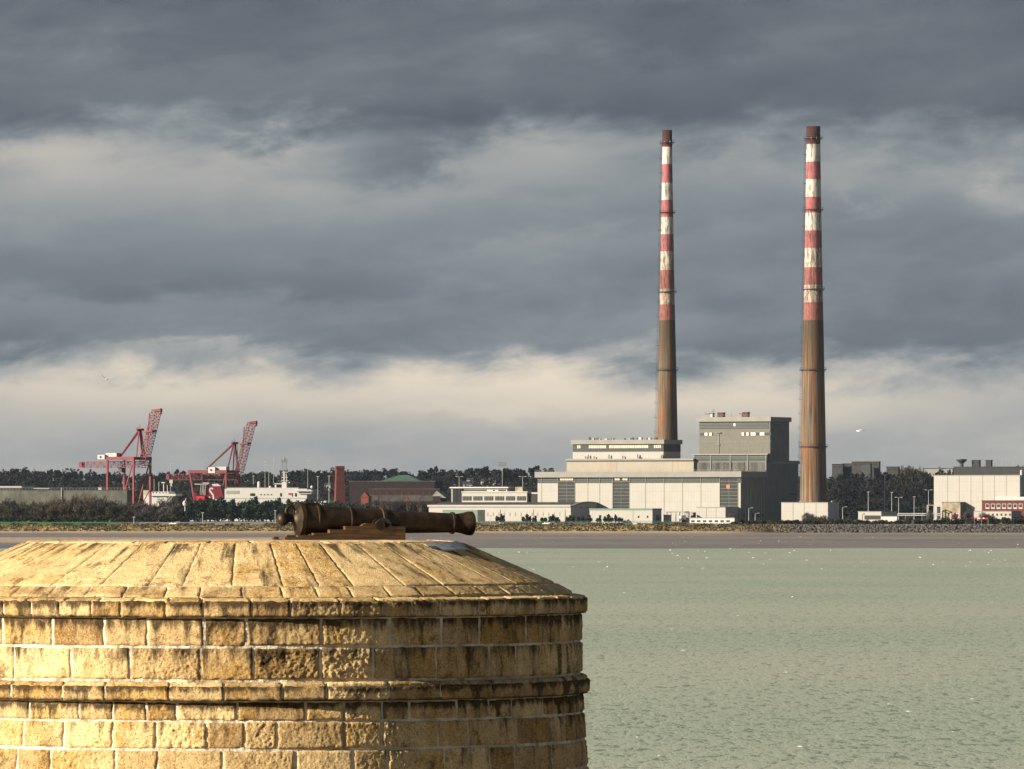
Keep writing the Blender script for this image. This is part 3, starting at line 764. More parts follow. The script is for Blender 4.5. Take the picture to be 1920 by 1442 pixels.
for (s0, s1, t_, py) in ((sE0-.8, sE1+1, tE-1, 782), (sD0-.6, sD1+.6, tD-1, 824.6), (-.9, sR+.5, -1.4, 884.3)):
    z_ = zz(py, 1250, t_); q.bar((s0, t_, z_+1.05), (s1, t_, z_+1.05), .07); q.bar((s0, t_, z_+.55), (s1, t_, z_+.55), .05)
    k = s0
    while k < s1: q.bar((k, t_, z_), (k, t_, z_+1.05), .06); k += 2.5
q.build('guard_rail', ps, M['greysteel'])
# railings on the roofs
q = MB()
for (s0, s1, t_, py) in ((sB0, sB1, tB, 860), (0, sR, -.8, 884)):
    z_ = zz(py, 1200, t_)
    k = s0
    while k < s1: q.bar((k, t_, z_), (k, t_, z_+.9), .05); k += 6
q.build('roof_post', ps, M['steel'])

# chimneys ------------------------------------------------------------
def chimney(px, Y, prof, bands, plats, label, seed):
    zb = Z_(bands[-1][0], Y)
    m, t, b = newmat('chimney_paint')
    pos = t.node('ShaderNodeNewGeometry').outputs['Position']; x, y, z = t.sep(pos)
    obj = t.node('ShaderNodeTexCoord').outputs['Object']; ox, oy, oz = t.sep(obj)
    ang = t.m('ARCTAN2', oy, ox)
    H = 216.
    jag = t.noise(t.comb(t.m('MULTIPLY', ang, 8), t.m('MULTIPLY', z, .12), seed), 1, 4)
    fz = t.m('DIVIDE', z, H)
    stops = []
    white, redc, dk = (.52,.51,.47), (.32,.115,.135), (.10,.024,.027)
    cl = {'w': white, 'r': redc, 'd': dk, 'b': (.20,.135,.085)}
    L = sorted([(Z_(py, Y)/H, k) for py, k in bands])
    stops.append((0, cl['b']))
    for p_, k in L[:-1] if False else L: stops.append((p_, cl[k]))
    c = t.ramp(fz, stops, 'CONSTANT')
    low = t.rng(z, Z_(600, Y)+.5, Z_(600, Y)-.5, 0, 1)
    # lower concrete: broad rust and soot streaks that run down
    a1 = t.comb(t.m('MULTIPLY', ang, 2.2), t.m('MULTIPLY', z, .028), seed+2)
    s1 = t.noise(a1, 1, 5, .55, .4)
    a2 = t.comb(t.m('MULTIPLY', ang, 7), t.m('MULTIPLY', z, .025), seed+5)
    s2 = t.noise(a2, 1, 6, .65, .3)
    a3 = t.comb(t.m('MULTIPLY', ang, 5), t.m('MULTIPLY', z, .35), seed+8)
    s3 = t.noise(a3, 1, 6, .65, .3)
    rust = t.mix(t.rng(s1, .45, .57), (.125,.105,.08), (.155,.078,.038))
    rust = t.mix(t.m('MULTIPLY', t.rng(s2, .50, .60), .85), rust, (.05,.03,.02))
    rust = t.mix(t.m('MULTIPLY', t.rng(s2, .44, .36), .7), rust, (.27,.23,.165))
    rust = t.mix(t.m('MULTIPLY', t.rng(z, Z_(720, Y), Z_(606, Y)), .72), rust, (.05,.037,.025))
    ring_d = t.rng(t.m('ABSOLUTE', t.m('SUBTRACT', z, Z_(842, Y))), 4, 0)
    rust = t.mix(t.m('MULTIPLY', ring_d, t.rng(s2, .42, .6)), rust, (.17,.065,.03))
    c = t.mix(low, c, rust)
    # rust runs over the painted bands, heavier downwards
    grow = t.rng(z, 216, 95, .0, .13)
    rr = t.rng(t.m('ADD', t.m('ADD', t.m('MULTIPLY', s2, .6), t.m('MULTIPLY', s3, .4)), grow), .53, .62)
    c = t.mix(t.m('MULTIPLY', t.m('MULTIPLY', rr, .75), t.m('SUBTRACT', 1.0, low)), c, (.14,.065,.035))
    s4 = t.noise(t.comb(t.m('MULTIPLY', ang, 3.5), t.m('MULTIPLY', z, .10), seed+12), 1, 6, .7)
    gr = t.rng(s4, .50, .60)
    c = t.mix(t.m('MULTIPLY', t.m('MULTIPLY', gr, .72), t.m('SUBTRACT', 1.0, low)), c, (.055,.03,.028))
    top = t.m('MULTIPLY', t.rng(z, Z_(282, Y), Z_(256, Y)), t.rng(s3, .36, .50))
    c = t.mix(t.m('MULTIPLY', top, .85), c, (.035,.02,.02))
    t.l.new(c, b.inputs['Base Color']); b.inputs['Roughness'].default_value = .85; b.inputs['Specular IOR Level'].default_value = .2
    base = Vector((X_(px, Y), Y, LAND))
    e = empty('striped_chimney', base, 0, label, 'chimney', 'tall striped power station chimneys')
    lp_ = MB(); pr = [((w_/2)/F*Y, Z_(py, Y)-LAND) for py, w_ in prof]
    topr, topz = pr[0]
    pr = pr[::-1]+[(topr*.85, topz), (topr*.85, topz-6)]
    lp_.lathe(pr, 64); lp_.build('shaft', e, m, smooth=True)
    def rad(py):
        for (p0, w0), (p1, w1) in zip(prof, prof[1:]):
            if p0 <= py <= p1: return (w0+(w1-w0)*(py-p0)/(p1-p0))/2/F*Y
        return prof[-1][1]/2/F*Y
    for py in plats:
        r = rad(py)+.05; z_ = Z_(py, Y)-LAND; q = MB()
        q.lathe([(r, z_-.25), (r+1.15, z_-.15), (r+1.15, z_+.1), (r, z_+.1)], 32)
        for k in range(16):
            a_ = 2*PI*k/16; q.bar(((r+1.1)*math.cos(a_), (r+1.1)*math.sin(a_), z_), ((r+1.1)*math.cos(a_), (r+1.1)*math.sin(a_), z_+1.1), .07)
            q.bar((r*math.cos(a_), r*math.sin(a_), z_-1.2), ((r+1.0)*math.cos(a_), (r+1.0)*math.sin(a_), z_-.2), .12)
        q.lathe([(r+1.07, z_+1.08), (r+1.13, z_+1.08), (r+1.13, z_+1.16), (r+1.07, z_+1.16)], 32)
        q.build('platform', e, M['steel'])
    q = MB(); ps_ = [p_ for p_, _ in prof]
    py = ps_[0]+26; last = None; k = 0
    while py < ps_[-1]-2:
        r = rad(py)+.55; z_ = Z_(py, Y)-LAND; c_ = Vector((-r, -.6, z_))
        if last is not None:
            for dx_ in (-.25, .25): q.bar(last+Vector((0, dx_, 0)), c_+Vector((0, dx_, 0)), .09)
            q.bar(last+Vector((-.55, 0, 0)), c_+Vector((-.55, 0, 0)), .05)
        q.bar(c_+Vector((.6,0,0)), c_+Vector((-.6,0,0)), .08)
        if k % 9 == 0: q.box(c_.x-1.1, c_.x+.5, -1.4, .3, z_-.1, z_+.1); q.bar(c_+Vector((-1.05,0,0)), c_+Vector((-1.05,0,1.1)), .07); q.bar(c_+Vector((-1.05,0,1.1)), c_+Vector((-.1,0,1.1)), .07)
        last = c_; py += 3; k += 1
    q.build('ladder', e, M['steel'])
    for dx_ in (-1.3, 1.5) : q = MB(); zt = Z_(ps_[0]+22, Y)-LAND; q.sphere((dx_, -rad(ps_[0]+22)-.5, zt), .35, 8, 6); q.tube((dx_, -rad(ps_[0]+22)-.5, zt-.9), (dx_, -rad(ps_[0]+22)-.5, zt), .1, n=6); q.build('warning_lamp', e, M['white'])
    return e
bands2 = [(602,'r'),(570,'w'),(536,'r'),(502,'w'),(468,'r'),(435,'w'),(402,'r'),(370,'w'),(337,'r'),(304,'w'),(272,'d')]
chimney(1525, 3658, [(237,26),(259,26.3),(300,27),(400,30),(560,36),(700,42),(836,47),(940,51),(985,53)], bands2, [259,393,542,693,837],
        'right hand striped chimney, closer and rusty brown down to the white plinth building', 11.)
bands1 = [(606,'r'),(574,'w'),(542,'r'),(508,'w'),(474,'r'),(442,'w'),(408,'r'),(376,'w'),(343,'r'),(310,'w'),(278,'d')]
chimney(1251, 3750, [(244,18.4),(313,19.5),(400,22.5),(560,28),(700,34.5),(820,39.5),(985,46)], bands1, [267,398,547,693],
        'left hand slimmer striped chimney rising behind the roof of the white upper block', 31.)

# ================================================================= simple sheds
def shed(name, label, cat, px0, px1, pxs, pytop, Y, wall='cream', roof=None, panels=None, side=None, zb=LAND, th=TH, group=None, cap=.25, wm=None, pybot=None):
    S_ = Site(px0, Y, th, zb); e = S_.empty(name, label, cat, group)
    L = S_.s_of(px1); W = S_.t_of(pxs, L); h = S_.z_of(pytop, L/2, 0)
    q = MB(); q.use(M[wall]).box(0, L, 0, W, -1, h)
    e_w = q.build('wall', e)
    if side: q = MB(); q.box(L+.004, L+.12, .05, W-.05, 0, h-.05); q.build('side_wall', e, M[side])
    q = MB(); q.box(-.25, L+.25, -.25, W+.25, h, h+cap); q.build('roof', e, M[roof or 'fascia'])
    if panels:
        q = MB()
        for px in panels: s_ = S_.s_of(px); q.box(s_-.07, s_+.07, -.1, -.003, 0, h-.1)
        q.build('panel_joint', e, M['greysteel'])
    return S_, e, L, W, h
def feature(S_, e, name, p0, p1, y0, y1, m, d=.15, o=.004):
    q = MB(); s0, s1 = S_.s_of(p0), S_.s_of(p1); q.box(s0, s1, -o-d, -o, S_.z_of(y1, (s0+s1)/2), S_.z_of(y0, (s0+s1)/2)); return q.build(name, e, M[m])

# chimney plinth building
S_, e, L, W, h = shed('plinth_building', 'plain white box building wrapped around the foot of the right hand chimney', 'building', 1465, 1552, 1573, 942.5, 3654, 'cream', 'fascia', [1487,1508,1530], 'shade_end')
q = MB()
for k in (1,2): q.box(L+.13, L+.2, W*k/3-.06, W*k/3+.06, 0, h-.1)
q.build('side_joint', e, M['greysteel'])
for px in (1500, 1559): q = MB(); s_=S_.s_of(px); q.sphere((s_, .5, h+.6), .45, 8, 6); q.tube((s_,.5,h+.1),(s_,.5,h+.6),.12,n=6); q.build('roof_lamp', e, M['white'])
# white store in front of the glazed end
S_, e, L, W, h = shed('store_shed', 'low white store with grey shaded end wall before the glazed end of the turbine hall', 'shed', 1306.5, 1360, 1397.5, 951.5, 3642, 'cream', 'fascia', [1324.5,1342.5], 'shade_end')
S_, e, L, W, h = shed('loading_dock', 'very low white dock building with a row of dark openings beside the store', 'building', 1293, 1377, 1384, 971.5, 3628, 'white', 'fascia', None, 'shade_end', zb=5.0)
for k in range(7): feature(S_, e, 'opening', 1296+k*11, 1302+k*11, 975.5, 979, 'black')
# long white range
S_, e, L, W, h = shed('workshop', 'long low white workshop with dull green roof edge in front of the arched hall', 'building', 1105.5, 1223, 1240, 956.5, 3640, 'cream', 'greendoor', [1187], 'shade_end', cap=.9)
for p0, p1, y0, y1 in ((1196,1198.5,967,971),(1213,1215.5,967,971)): feature(S_, e, 'window', p0, p1, y0, y1, 'brickdark')
feature(S_, e, 'door', 1165, 1168, 970, 976, 'cream_rust'); q = MB(); q.box(L+.13, L+.25, 5, 9, 0, 3.6); q.build('door', e, M['glass'])
# arched hall
H_ = Site(804, 3690, TH, LAND); hall = H_.empty('arched_hall', 'long low white hall with dark barrel roof and shaded grey arched end beside the power station', 'building')
L = H_.s_of(1070); W = H_.t_of(1136, L); hz = H_.z_of(950, L/2)
q = MB(); q.box(0, L, 0, W, -1, hz); q.build('wall', hall, M['cream'])
rise = H_.z_of(941.5, L, W/2)-hz
nA = 18; arcp = [(W*k/nA, hz+rise*(1-(2*k/nA-1)**2)) for k in range(nA+1)]
q = MB(); vs = [(s_, y_, z_) for s_ in (-.01, L-.6) for y_, z_ in arcp]
q.add(vs, [(k, k+1, k+nA+2, k+nA+1) for k in range(nA)]+[tuple(range(nA+1))]); q.build('barrel_roof', hall, M['roofdark'])
q = MB(); vs = [(s_, y_, z_+dz_) for s_ in (L-.55, L+.6) for dz_ in (-.5, .35) for y_, z_ in arcp]; n1_ = nA+1
fs = []
for k in range(nA): fs += [(k, k+1, n1_+k+1, n1_+k), (2*n1_+k, 3*n1_+k, 3*n1_+k+1, 2*n1_+k+1), (n1_+k, n1_+k+1, 3*n1_+k+1, 3*n1_+k), (k, 2*n1_+k, 2*n1_+k+1, k+1)]
q.add(vs, fs); q.build('gable_edge', hall, M['fascia'])
q = MB(); vs = [(L+.3, y_, z_-.3) for y_, z_ in arcp]+[(L+.3, y_, -1) for y_, z_ in arcp]; q.add(vs, [(k, k+1, n1_+k+1, n1_+k) for k in range(nA)]); q.build('gable_wall', hall, M['shade_end'])
q = MB(); q.box(-.5, L+.2, -.7, -.02, hz-.1, hz+.95); q.build('eaves', hall, M['cream'])
feature(H_, hall, 'shutter', 830, 895, 956, 976, 'greendoor'); feature(H_, hall, 'door', 896, 909, 956, 978, 'glass')
for k in range(15): feature(H_, hall, 'window', 913+k*10.4, 915+k*10.4, 961, 967.5, 'cream_rust')
for px in (938, 1000, 1059): feature(H_, hall, 'downpipe', px, px+.6, 955, 978, 'greysteel', .2)
for k, yy in ((0.25,2),(0.45,3)): q = MB(); q.box(L+.31, L+.4, W*k, W*k+2.5, hz-1, hz); q.build('vent', hall, M['mullion'])

# office building
O_ = Site(845, 3790, TH, LAND); off = O_.empty('office_building', 'pale two storey office building with ribbon windows behind the arched hall', 'building')
def obox(name, p0, p1, y0, y1, t0, t1, m, par=off, z0=None):
    s0, s1 = O_.s_of(p0, t0), O_.s_of(p1, t0); q = MB(); q.box(s0, s1, t0, t1, O_.z_of(y1, (s0+s1)/2, t0) if z0 is None else z0, O_.z_of(y0, (s0+s1)/2, t0)); return q.build(name, par, M[m])
low = obox('lower_floor', 866, 988, 923.5, 946, 0, 16, 'cream', z0=-1)
obox('roof', 865, 989, 921.5, 923.4, -.5, 16.5, 'white')
up = obox('upper_floor', 868, 951, 915.5, 921.4, 4, 14, 'cream')
obox('roof', 843, 953, 913, 915.4, 2.5, 15, 'white')
obox('end_wall', 846, 864, 916, 946, 3.5, 14, 'mullion', z0=-1)
for k in range(7): obox('fin', 849+k*2.6, 849.6+k*2.6, 916, 942, 2.9, 3.4, 'steel')
for k in range(6):
    p0 = 866.5+k*20.4; wn = obox('window', p0+.5, p0+17.5, 930.5, 938.5, -.14, -.004, 'glass')
    q = MB()
    for j in range(1, 6): s_ = O_.s_of(p0+.5+17*j/6); q.box(s_-.06, s_+.06, -.22, -.145, O_.z_of(938.5, s_), O_.z_of(930.5, s_))
    q.build('frame', wn, M['mullion'])
for p0, p1 in ((868,890),(891,912),(924,927),(934,948)): obox('window', p0, p1, 918.3, 920.6, 3.8, 3.99, 'glass')
obox('stair_box', 966, 980, 913, 921.4, 5, 10, 'oldconc'); obox('glass_link', 989, 1007, 926, 946, 2, 12, 'glass', z0=-1); obox('link_roof', 988.5, 1010, 923.5, 925.9, 1.5, 12.5, 'white')

# frames and huts between workshop and store
S_, e, L, W, h = shed('switch_hut', 'small pale switchgear hut with open steel frame beside the workshop end', 'hut', 1244, 1254.5, 1259, 966, 3634, 'galv', 'fascia')
fr = MB().use(M['greysteel']); a0 = S_.s_of(1242); a1 = S_.s_of(1275)
for s_ in (a0, (a0+a1)/2, a1): fr.box(s_-.15, s_+.15, 6, 6.3, 0, S_.z_of(960, a0, 6)); fr.box(s_-.15, s_+.15, 11, 11.3, 0, S_.z_of(960, a0, 11))
fr.box(a0-.3, a1+.3, 5.7, 11.5, S_.z_of(961, a0, 6), S_.z_of(959, a0, 6)); fr.build('steel_canopy', e)
S_, e, L, W, h = shed('plant_hut', 'small grey plant hut with open dark bay left of the white store', 'hut', 1286, 1291, 1293, 962, 3634, 'mullion', 'fascia')
q = MB(); q.box(-3, -.1, .5, 4, 0, h*.75); q.build('dark_bay', e, M['louvre'])
S_, e, L, W, h = shed('pump_house', 'tiny brown and cream pump house hard against the store', 'hut', 1295, 1299.5, 1304.5, 961.5, 3645, 'cream_rust', 'fascia', None, 'brickdark')
for j, px in enumerate((1277.2,)): 
    tk = MB(); tk.sphere((0, 0, 2.4), 1.3, 14, 10); tk.tube((0,0,0),(0,0,1.4), .5, n=10); o_ = tk.build('round_tank', None, M['white'], smooth=True, loc=(X_(px, 3632), 3632, LAND-.2)); tag(o_, 'small round white tank between the switchgear hut and the plant hut', 'tank')

# right hand hall group
S_, e, L, W, h = shed('panel_hall', 'tall white panelled hall at the right edge behind the brick offices', 'building', 1751, 1912, 1960, 891.5, 3671, 'cream', 'fascia', [1776.5,1798.5,1820.5,1842.5,1864.5,1886.5], 'shade_end')
q = MB(); q.tube((S_.s_of(1914), 1, h), (S_.s_of(1914), 1, h+2.2), .7, n=12); q.sphere((S_.s_of(1914), 1, h+2.2), .7, 12, 6); q.build('roof_cowl', e, M['white'])
S_, e, L, W, h = shed('concrete_store', 'stained bare concrete block with graffiti before the white panelled hall', 'building', 1766, 1800.5, 1812, 942, 3662, 'oldconc', 'concrete', None, 'concrete')
q = MB(); q.use(mat('graffiti', (.5,.45,.5), .7, .5, 1.1, two=(.5,.12,.12))); q.box(S_.s_of(1782), S_.s_of(1799), -.05, -.003, 0, S_.z_of(962)); q.build('graffiti_patch', e)
feature(S_, e, 'door', 1757.5, 1763.5, 950, 974, 'glass', .4, .1)
S_, e, L, W, h = shed('brick_offices', 'red brick two storey offices with a row of pale framed windows', 'building', 1841, 1960, 1985, 939.5, 3652, 'brick', 'reddark', None, None, cap=.4)
q = MB(); q.box(S_.s_of(1862), L+.1, 3, 12, h, S_.z_of(931.5, L/2)); q.build('roof_storey', e, M['white'])
for k in range(11):
    p0 = 1848+k*10.4; f_ = feature(S_, e, 'window', p0, p0+7, 944.5, 954, 'white', .12)
    feature(S_, f_, 'pane', p0+.8, p0+6.2, 945.4, 951.5, 'glass', .05, .125)
S_, e, L, W, h = shed('white_annex', 'low white annex with small dark windows under the red brick offices', 'building', 1826, 1896, 1915, 959, 3632, 'cream', 'fascia', None, 'shade_end')
for k in range(5): feature(S_, e, 'window', 1860+k*8, 1863+k*8, 963, 967, 'reddark')
S_, e, L, W, h = shed('pump_station', 'flat roofed white hut with a wide dark opening beneath the tall lamp masts', 'hut', 1609, 1652, 1681, 959.5, 3646, 'cream', 'fascia', None, 'shade_end')
feature(S_, e, 'opening', 1621, 1651, 966.5, 974, 'black')
S_, e, L, W, h = shed('yard_tank', 'low pale concrete tank between the white hut and the rock bank', 'tank', 1652, 1682, 1684, 968.5, 3630, 'white', 'fascia', None, None)
pp = MB(); 
for k in range(2): pp.tube((0, 0, 3.4+k*.9), (22, -8, 3.4+k*.9), .28, n=8)
for k in range(6): pp.box(k*4.2-.1, k*4.2+.1, -k*1.5-.1, -k*1.5+.1, 0, 4.3)
tag(pp.build('pipe_rack', None, M['galv'], loc=(X_(1683, 3670), 3670, LAND)), 'pair of pale pipes on short posts right of the flat roofed hut', 'pipe rack')
pp = MB(); pp.use(M['white'])
for a_, b2 in (((0,0,0),(0,0,8.6)),((3.4,0,0),(3.4,0,8.6)),((0,0,8.6),(3.4,0,8.6)),((0,3,8.6),(3.4,3,8.6)),((0,0,8.6),(0,3,8.6)),((3.4,0,8.6),(3.4,3,8.6)),((0,3,0),(0,3,8.6)),((3.4,3,0),(3.4,3,8.6))): pp.bar(a_, b2, .35)
tag(pp.build('gantry_frame', None, None, loc=(X_(1739, 3655), 3655, LAND+.2)), 'square white open frame beside the left corner of the panelled hall', 'frame')
# red and white notice board
nb = empty('notice_board', (X_(1827, 3606), 3606, land_z(X_(1827, 3606), 3606)), -R(10), 'red and white board on thin posts in the scrub above the rocks', 'sign')
q = MB(); q.use(M['brightred']).box(0, 7.2, 0, .1, 3.0, 3.9); q.use(M['foam']).box(1.6, 3.0, -.06, -.003, 3.2, 3.7); q.box(4.4, 5.2, -.06, -.003, 3.3, 3.75); q.build('board', nb)
for x_ in (0, 3.6, 7.1): q = MB(); q.box(x_-.06, x_+.06, .11, .23, -.5, 3.8); q.build('post', nb, M['galv'])

# lamp masts ----------------------------------------------------------
def mast(px, pytop, Y, label, kind='lamp', zb=LAND, r=.13, group='lamp masts across the harbour land'):
    e = empty('lamp_mast', (X_(px, Y), Y, zb), 0, label, 'lamp mast', group); h = Z_(pytop, Y)-zb
    q = MB(); q.tube((0,0,0), (0,0,h), r*1.5, r, n=8); q.build('pole', e, M['galv'])
    q = MB()
    if kind == 'lamp': q.box(-.7, .7, -.25, .25, h, h+.3)
    elif kind == 'arm': q.bar((0,0,h), (1.6,0,h+.2), .12); q.box(1.2, 2.2, -.2, .2, h+.1, h+.35)
    elif kind == 'flood': q.box(-2.6, 2.6, -.4, .4, h-1.4, h-.2); q.box(-2.6, 2.6, -.4, .4, h+.2, h+1.2)
    elif kind == 'double': q.bar((-1.6,0,h+.3), (1.6,0,h+.3), .14); q.box(-2.1, -1.0, -.2, .2, h+.3, h+.6); q.box(1.0, 2.1, -.2, .2, h+.3, h+.6)
    q.build('lamp_head', e, M['white'] if kind != 'flood' else M['greysteel'])
    return e
ML = [(596,894,3830,'lamp','slim pale lamp mast just left of the brick chimney, farther from it',),(617,893,3830,'lamp','slim pale lamp mast standing next to the brick chimney on its left'),
 (1628,923,3650,'lamp','short dark lamp mast on the left above the flat roofed hut'),(1659,891,3672,'lamp','tallest lamp mast, rising from behind the flat roofed hut'),(1672,924,3690,'lamp','lamp mast near the right end of the flat roofed hut'),
 (1714,932,3700,'lamp','pale thick lamp mast midway between flat roofed hut and panelled hall'),(1741,920,3720,'double','double armed lamp mast close to the left corner of the panelled hall'),(1685,934,3690,'double','short double armed mast right of the flat roofed hut'),
 (1580,951,3640,'arm','small curved lamp post right of the chimney plinth building'),(920,967,3615,'lamp','small lamp post before the green shutter of the arched hall'),(1404,953,3640,'arm','lamp post before the grey side wall of the turbine hall, taller'),(1416,963,3640,'arm','lamp post before the grey side wall of the turbine hall, shorter'),
 (1024,892,3800,'double','double armed lamp mast left of the power station roof edge') if False else (980,895,3830,'double','double armed lamp mast above the office building roof box'),(861,895,3900,'double','double armed lamp mast left above the end of the office building'),
 (942,870,4400,'flood','tall floodlight mast on the wooded skyline above the offices'),(497,866,5200,'lamp','thin mast on the skyline right of the second crane'),(513,862,5200,'lamp','taller thin mast on the skyline left of the lattice water tower'),(577,864,5200,'lamp','thin mast on the skyline right of the lattice water tower'),
 (380,868,4600,'lamp','dark headed mast on the skyline between the two cranes'),(320,869,5000,'arm','pale arm mast on the skyline right of the first crane'),(504,886,4150,'arm','green headed mast behind the middle of the ferry'),(475,893,4130,'lamp','mast behind the ferry domes'),
 (1879,862,5600,'lamp','slim mast on the skyline above the panelled hall'),(1901,868,5600,'lamp','second slim pale mast on the skyline above the panelled hall, right'),(251,970,3625,'lamp','small pale lamp post at the right end of the green lawn'),(380,962,3622,'lamp','lamp post before the left part of the dark evergreen belt'),(516,958,3622,'lamp','lamp post before the evergreen belt left of the cannon')]
for a_ in ML: mast(a_[0], a_[1], a_[2], a_[4], a_[3], zb=land_z(X_(a_[0],a_[2]), a_[2]) if not (a_[2] in (4150,4130)) else LAND)

# lattice water tower on skyline
wt = empty('lattice_tower', (X_(533, 5400), 5400, land_z(X_(533,5400), 5400)), 0, 'dark lattice tower with square head on the wooded skyline right of the ferry mast', 'tower'); hz_ = Z_(862, 5400)-wt.location.z
q = MB()
for sx in (-1.6,1.6):
    for sy in (-1.6,1.6): q.bar((sx*1.2,sy*1.2,0),(sx,sy,hz_-2),.35)
for k in range(6):
    z0 = (hz_-2)*k/6; z1 = (hz_-2)*(k+1)/6; q.bar((-1.8,-1.8,z0),(1.8,-1.8,z1),.2); q.bar((1.8,-1.8,z0),(-1.8,-1.8,z1),.2); q.bar((-1.8,-1.8,z1),(1.8,-1.8,z1),.2)
q.build('lattice', wt, M['greysteel']); q = MB(); q.box(-2.3,2.3,-2.3,2.3,hz_-2,hz_+.2); q.tube((0,0,hz_),(0,0,hz_+1.8),1.6,.3,n=8); q.build('tank', wt, M['greysteel'])

# ================================================================= cranes
def lattice(q, a, b, w, h, n, r=.22, side=Vector((0,1,0))):
    """box truss from a to b; w along 'side', h along the third axis"""
    a = Vector(a); b = Vector(b); d = (b-a).normalized(); s_ = side.normalized()*w/2; u = d.cross(side).normalized()*h/2; r *= .8
    cs_ = [s_+u, s_-u, -s_-u, -s_+u]
    for c in cs_: q.bar(a+c, b+c, r*1.5)
    for k in range(n+1):
        p = a+(b-a)*k/n
        for i in range(4): q.bar(p+cs_[i], p+cs_[(i+1)%4], r)
        if k < n:
            p2 = a+(b-a)*(k+1)/n
            for i in range(4):
                if k % 2: q.bar(p+cs_[i], p2+cs_[(i+1)%4], r*.9)
                else: q.bar(p+cs_[(i+1)%4], p2+cs_[i], r*.9)
def crane(px, Y, th, pts, label, red, zb=LAND):
    """px = photo column of the front land-side leg; pts gives key columns/rows measured on the boom plane"""
    S_ = Site(px, Y, th, zb); e = S_.empty('container_crane', label, 'crane', 'red container cranes in the harbour')
    g = pts['gauge']; wv = pts['width']; zt = S_.z_of(pts['beam'], g/2)
    def P_(x_, y_, t_=wv/2): s_ = S_.s_of(x_, t_); return Vector((s_, t_, S_.z_of(y_, s_, t_)))
    for s_ in (0, g):
        for t_ in (0, wv):
            q = MB(); bx = s_+(pts.get('lean', 0) if s_ == 0 else 0)
            q.bar((bx, t_, 0), (s_, t_, zt), 1.1, 1.0); q.build('leg', e, red)
    q = MB()
    for t_ in (0, wv): q.bar((-.6, t_, zt-.9), (g+.6, t_, zt-.9), 1.3, 1.8)
    for s_ in (0, g): q.bar((s_, 0, zt-.9), (s_, wv, zt-.9), 1.1, 1.5)
    q.build('portal_beam', e, red)
    q = MB()
    for t_ in (0, wv): q.bar((g*.42 if not pts.get('lean') else g*.72, t_, zt*.05+2), (g, t_, zt-1.5), .6); 
    q.bar((g*.4, 0, 9), (g, 0, 9), .6); q.bar((g*.42,wv,0),(g*.42,wv,7),.7); q.bar((g,0,1),(g,wv,zt*.5),.35); q.bar((g,wv,1),(g,0,zt*.5),.35)
    q.build('brace', e, red)
    q = MB(); a_ = P_(*pts['back']); b2 = P_(*pts['hinge']); b2.z = a_.z
    lattice(q, a_, b2, 5, 3.4, 18, .22); q.build('back_girder', e, red)
    q = MB(); q.box(a_.x-1.3, a_.x+.6, a_.y-1.5, a_.y+1.5, a_.z-1.4, a_.z+1.4); q.build('end_buffer', e, red)
    q = MB(); a_ = P_(*pts['hinge']); b2 = P_(*pts['tip']); lattice(q, a_, b2, 4.6, 3.6, 20, .22)
    q.bar(b2+Vector((-.8,0,0)), b2+Vector((3.2,0,.4)), 2.2, 1.6); q.bar(b2+Vector((3,0,0)), b2+Vector((3,0,-2)), .8)
    mid = a_+(b2-a_)*.62; q.bar(mid+Vector((-3.2,0,-.6)), mid+Vector((1.8,0,.2)), 5.4, .9); q.bar(mid+Vector((-2.8,0,-9)), mid+Vector((-1.4,0,10)), .5)
    q.build('boom', e, red)
    ap = P_(*pts['apex']); q = MB()
    for t_ in (-1.6, 1.6):
        q.bar(P_(*pts['stay0'], wv/2+t_*3), ap+Vector((0,t_*.4,0)), .75)
        q.bar(Vector((g*.95, wv/2+t_*3, zt-1)), ap+Vector((0,t_*.4,0)), .6); q.bar(P_(*pts['hinge'])+Vector((.5, t_, 3)), ap+Vector((.3,t_*.4,0)), .6)
    q.bar(ap+Vector((-.8,-1.6,0)), ap+Vector((1.6,1.6,0)), 1.6, 1.0); q.box(ap.x-1.3, ap.x+1.8, ap.y-1.6, ap.y+1.6, ap.z+.5, ap.z+.7)
    for k in range(5): q.bar(ap+Vector((-1.3+k*.75,-1.6,.7)), ap+Vector((-1.3+k*.75,-1.6,1.8)), .1)
    q.bar(ap+Vector((0,0,.6)), ap+Vector((0,0,3)), .2); q.bar(ap+Vector((1.2,0,0)), Vector((ap.x+1.2, ap.y, zt)), .35); q.bar(ap+Vector((2,0,0)), Vector((ap.x+2.2, ap.y, zt)), .25)
    q.build('apex_frame', e, red)
    (x0, y0, x1, y1) = pts['white']; q = MB(); a_ = P_(x0, y1, -1); b2 = P_(x1, y0, -1); q.box(a_.x, b2.x, -1, 3.5, a_.z, b2.z); hs = q.build('machinery_house', e, M['white'])
    q = MB(); cx_, cz_ = (a_.x+b2.x)/2-.3, (a_.z+b2.z)/2; q.tube((cx_, -1.12, cz_), (cx_, -1.004, cz_), .72, n=20); q.bar((cx_+1.0,-1.05,cz_-.35),(cx_+1.7,-1.05,cz_-.35),.08,.14); q.build('emblem', hs, M['reddark'])
    (x0, y0, x1, y1) = pts['grey']; q = MB(); a_ = P_(x0, y1, 1); b2 = P_(x1, y0, 1); q.box(a_.x, b2.x, 1, 6, a_.z, b2.z); q.box(a_.x+.3, a_.x+.9, .9, 1, a_.z+.5, b2.z-.5); q.build('engine_house', e, M['galv'])
    q = MB(); c_ = P_(*pts['cab']); q.box(c_.x-1.4, c_.x+1.4, c_.y-1.6, c_.y+1.6, c_.z-1.4, c_.z+1.4); q.bar(c_, c_+Vector((0,0,3)), .5); q.build('cab', e, M['steel'])
    q = MB(); q.box(-.9, g+.9, -.8, -.2, .2, 1.4); q.box(-.9, g+.9, wv+.2, wv+.8, .2, 1.4); q.build('bogie_beam', e, red)
    return e
thc = R(28)
